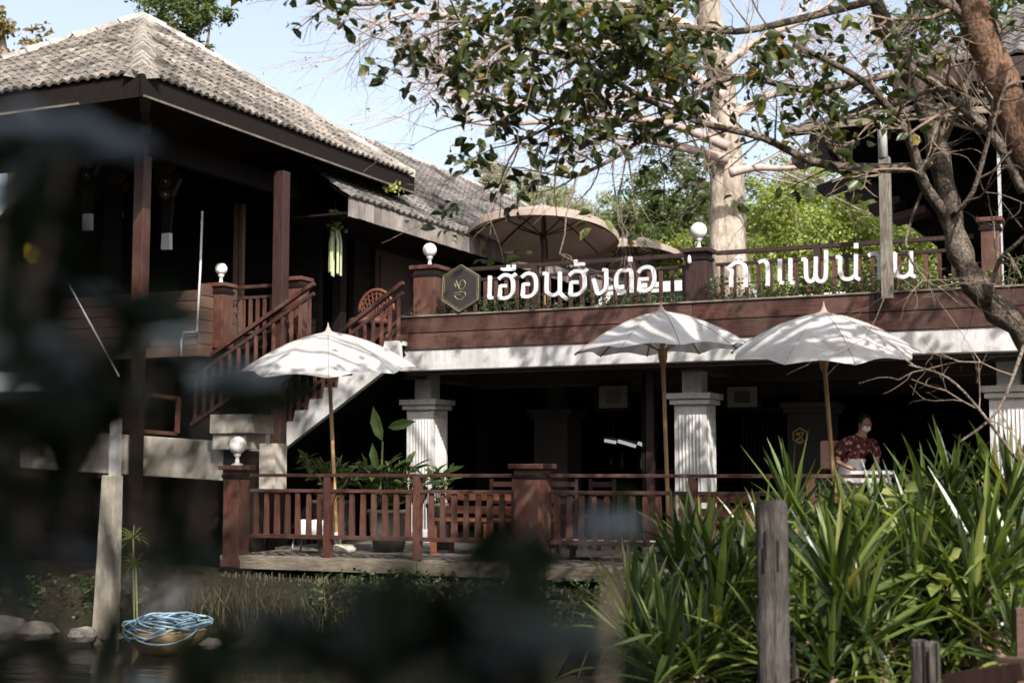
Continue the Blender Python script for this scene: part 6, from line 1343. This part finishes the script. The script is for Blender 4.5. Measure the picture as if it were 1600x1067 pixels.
# ================================================================== out-of-focus shrub right in front of the lens
fl = []
for wd in (0.30, 0.38, 0.24):
    m = MB(); V = []; n = 6
    for i in range(n+1):
        f = i/n; w_ = wd*math.sin(math.pi*f**0.8)*0.5+0.004; V += [(f, -w_, 0.05*math.sin(f*3)+w_*0.15), (f, 0, 0.05*math.sin(f*3)-0.08*f*f), (f, w_, 0.05*math.sin(f*3)+w_*0.15)]
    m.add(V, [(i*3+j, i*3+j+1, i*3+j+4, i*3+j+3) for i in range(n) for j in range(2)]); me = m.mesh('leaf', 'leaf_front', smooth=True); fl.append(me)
def front_shrub(base, regions, label, name='lens_side_shrub'):
    t = thing('near_shrub', label, 'shrub', base, 'dark shrubs on the near bank'); base = Vector(base)
    for (u, v, su, sv_, n, D, sz) in regions:
        c = U(u, v, D=D); path = smoothline([base, base.lerp(c, 0.45)+Vector((R.gauss(0, .05), R.gauss(0, .05), -0.1)), c], 4); obj('stem', MB().tube(path, [0.010-0.0008*i for i in range(len(path))], 5, False), 'twig_brown', t)
        for _ in range(n):
            p = U(R.uniform(u-su, u+su), R.uniform(v-sv_, v+sv_), D=D*R.uniform(0.88, 1.15)); d = Vector((R.gauss(0, 1), R.gauss(0, 1), R.gauss(-0.1, 0.6))).normalized(); s_ = Vector((R.gauss(0, .5), R.gauss(0, .5), 1)).cross(d).normalized(); l_ = sz*R.uniform(0.8, 1.2)
            inst('leaf', R.choice(fl), t, p-d*l_*0.5, Matrix((d, s_, d.cross(s_))).transposed(), (l_, l_, l_))
    return t
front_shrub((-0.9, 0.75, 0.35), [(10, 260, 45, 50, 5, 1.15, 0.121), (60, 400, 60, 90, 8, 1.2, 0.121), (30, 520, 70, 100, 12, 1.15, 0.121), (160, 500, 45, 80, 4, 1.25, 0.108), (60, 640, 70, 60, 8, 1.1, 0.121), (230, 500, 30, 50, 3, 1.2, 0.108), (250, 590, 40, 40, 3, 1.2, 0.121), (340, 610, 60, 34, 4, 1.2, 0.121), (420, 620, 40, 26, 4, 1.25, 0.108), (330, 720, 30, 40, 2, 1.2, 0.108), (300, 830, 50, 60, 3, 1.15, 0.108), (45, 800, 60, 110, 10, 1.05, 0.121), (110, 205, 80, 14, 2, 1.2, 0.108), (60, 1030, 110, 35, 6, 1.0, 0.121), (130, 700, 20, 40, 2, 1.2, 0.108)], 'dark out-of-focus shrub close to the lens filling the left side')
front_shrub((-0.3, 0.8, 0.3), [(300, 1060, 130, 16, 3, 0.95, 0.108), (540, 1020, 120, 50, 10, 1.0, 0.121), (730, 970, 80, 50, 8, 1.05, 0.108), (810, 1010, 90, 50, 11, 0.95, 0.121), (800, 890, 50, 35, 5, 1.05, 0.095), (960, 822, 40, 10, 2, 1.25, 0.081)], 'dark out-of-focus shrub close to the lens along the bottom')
for (u, v, s_) in ((66, 432, .05), (5, 330, .06), (40, 920, .07)):
    c = U(u, v, D=1.9); d = Vector((0.1, 0.05, -1)).normalized(); s2_ = Vector((math.cos(TH), math.sin(TH), 0)); o = inst('leaf', fl[1], bpy.data.objects['near_shrub'], c+Vector((0, 0, s_*0.6)), Matrix((d, s2_, d.cross(s2_))).transposed(), (s_*1.3, s_*1.9, s_*1.3)); me = fl[1].copy(); me.materials[0] = MATS['leaf_yellow' if u > 50 else 'leaf_light']; o.data = me; o['label'] = 'yellow turning leaf' if u > 50 else 'light green leaf'

# unseen woods added behind and beside the viewer to cut the sky light
P = []
for (x, y, z_, rx, rz) in [(-24, -3, 9, 5, 10), (-18, -9, 10, 6, 10), (-10, -12, 9.5, 6, 10), (-2, -14, 9, 6, 9.5), (7, -14, 8.5, 5.5, 9), (14, -10, 7.5, 5, 8), (18, -3, 6, 4.5, 6.5), (19, 5, 6.5, 4.5, 7), (18, 12, 7, 4.5, 7.5), (-26, 5, 10, 5, 10), (-28, 12, 10, 5, 10), (-2, -6, 3.2, 3, 3.5), (-9, -6, 3.5, 3, 4), (6, -5, 3, 3, 3), (-16, -4, 4, 3, 4)]:
    v = rng.normal(size=(900, 3)); v /= np.linalg.norm(v, axis=1)[:, None]; v *= rng.uniform(0.55, 1.0, (900, 1)); P.append(v*np.array([rx, rx*0.7, rz])+np.array([x, y, z_]))
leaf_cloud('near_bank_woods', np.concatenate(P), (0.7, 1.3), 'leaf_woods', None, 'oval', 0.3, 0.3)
for (u, v, su, sv_, n, D, l_) in ((60, 205, 60, 18, 10, 1.1, .08), (160, 232, 50, 10, 7, 1.15, .06), (45, 555, 45, 30, 9, 1.1, .075), (360, 600, 40, 18, 4, 1.2, .05), (250, 540, 30, 14, 2, 1.2, .05), (940, 825, 40, 10, 5, 1.25, .05), (830, 985, 20, 16, 3, 1.05, .04), (120, 860, 20, 10, 2, 1.2, .05)):  # pale leaves added where glossy ones would mirror the sky
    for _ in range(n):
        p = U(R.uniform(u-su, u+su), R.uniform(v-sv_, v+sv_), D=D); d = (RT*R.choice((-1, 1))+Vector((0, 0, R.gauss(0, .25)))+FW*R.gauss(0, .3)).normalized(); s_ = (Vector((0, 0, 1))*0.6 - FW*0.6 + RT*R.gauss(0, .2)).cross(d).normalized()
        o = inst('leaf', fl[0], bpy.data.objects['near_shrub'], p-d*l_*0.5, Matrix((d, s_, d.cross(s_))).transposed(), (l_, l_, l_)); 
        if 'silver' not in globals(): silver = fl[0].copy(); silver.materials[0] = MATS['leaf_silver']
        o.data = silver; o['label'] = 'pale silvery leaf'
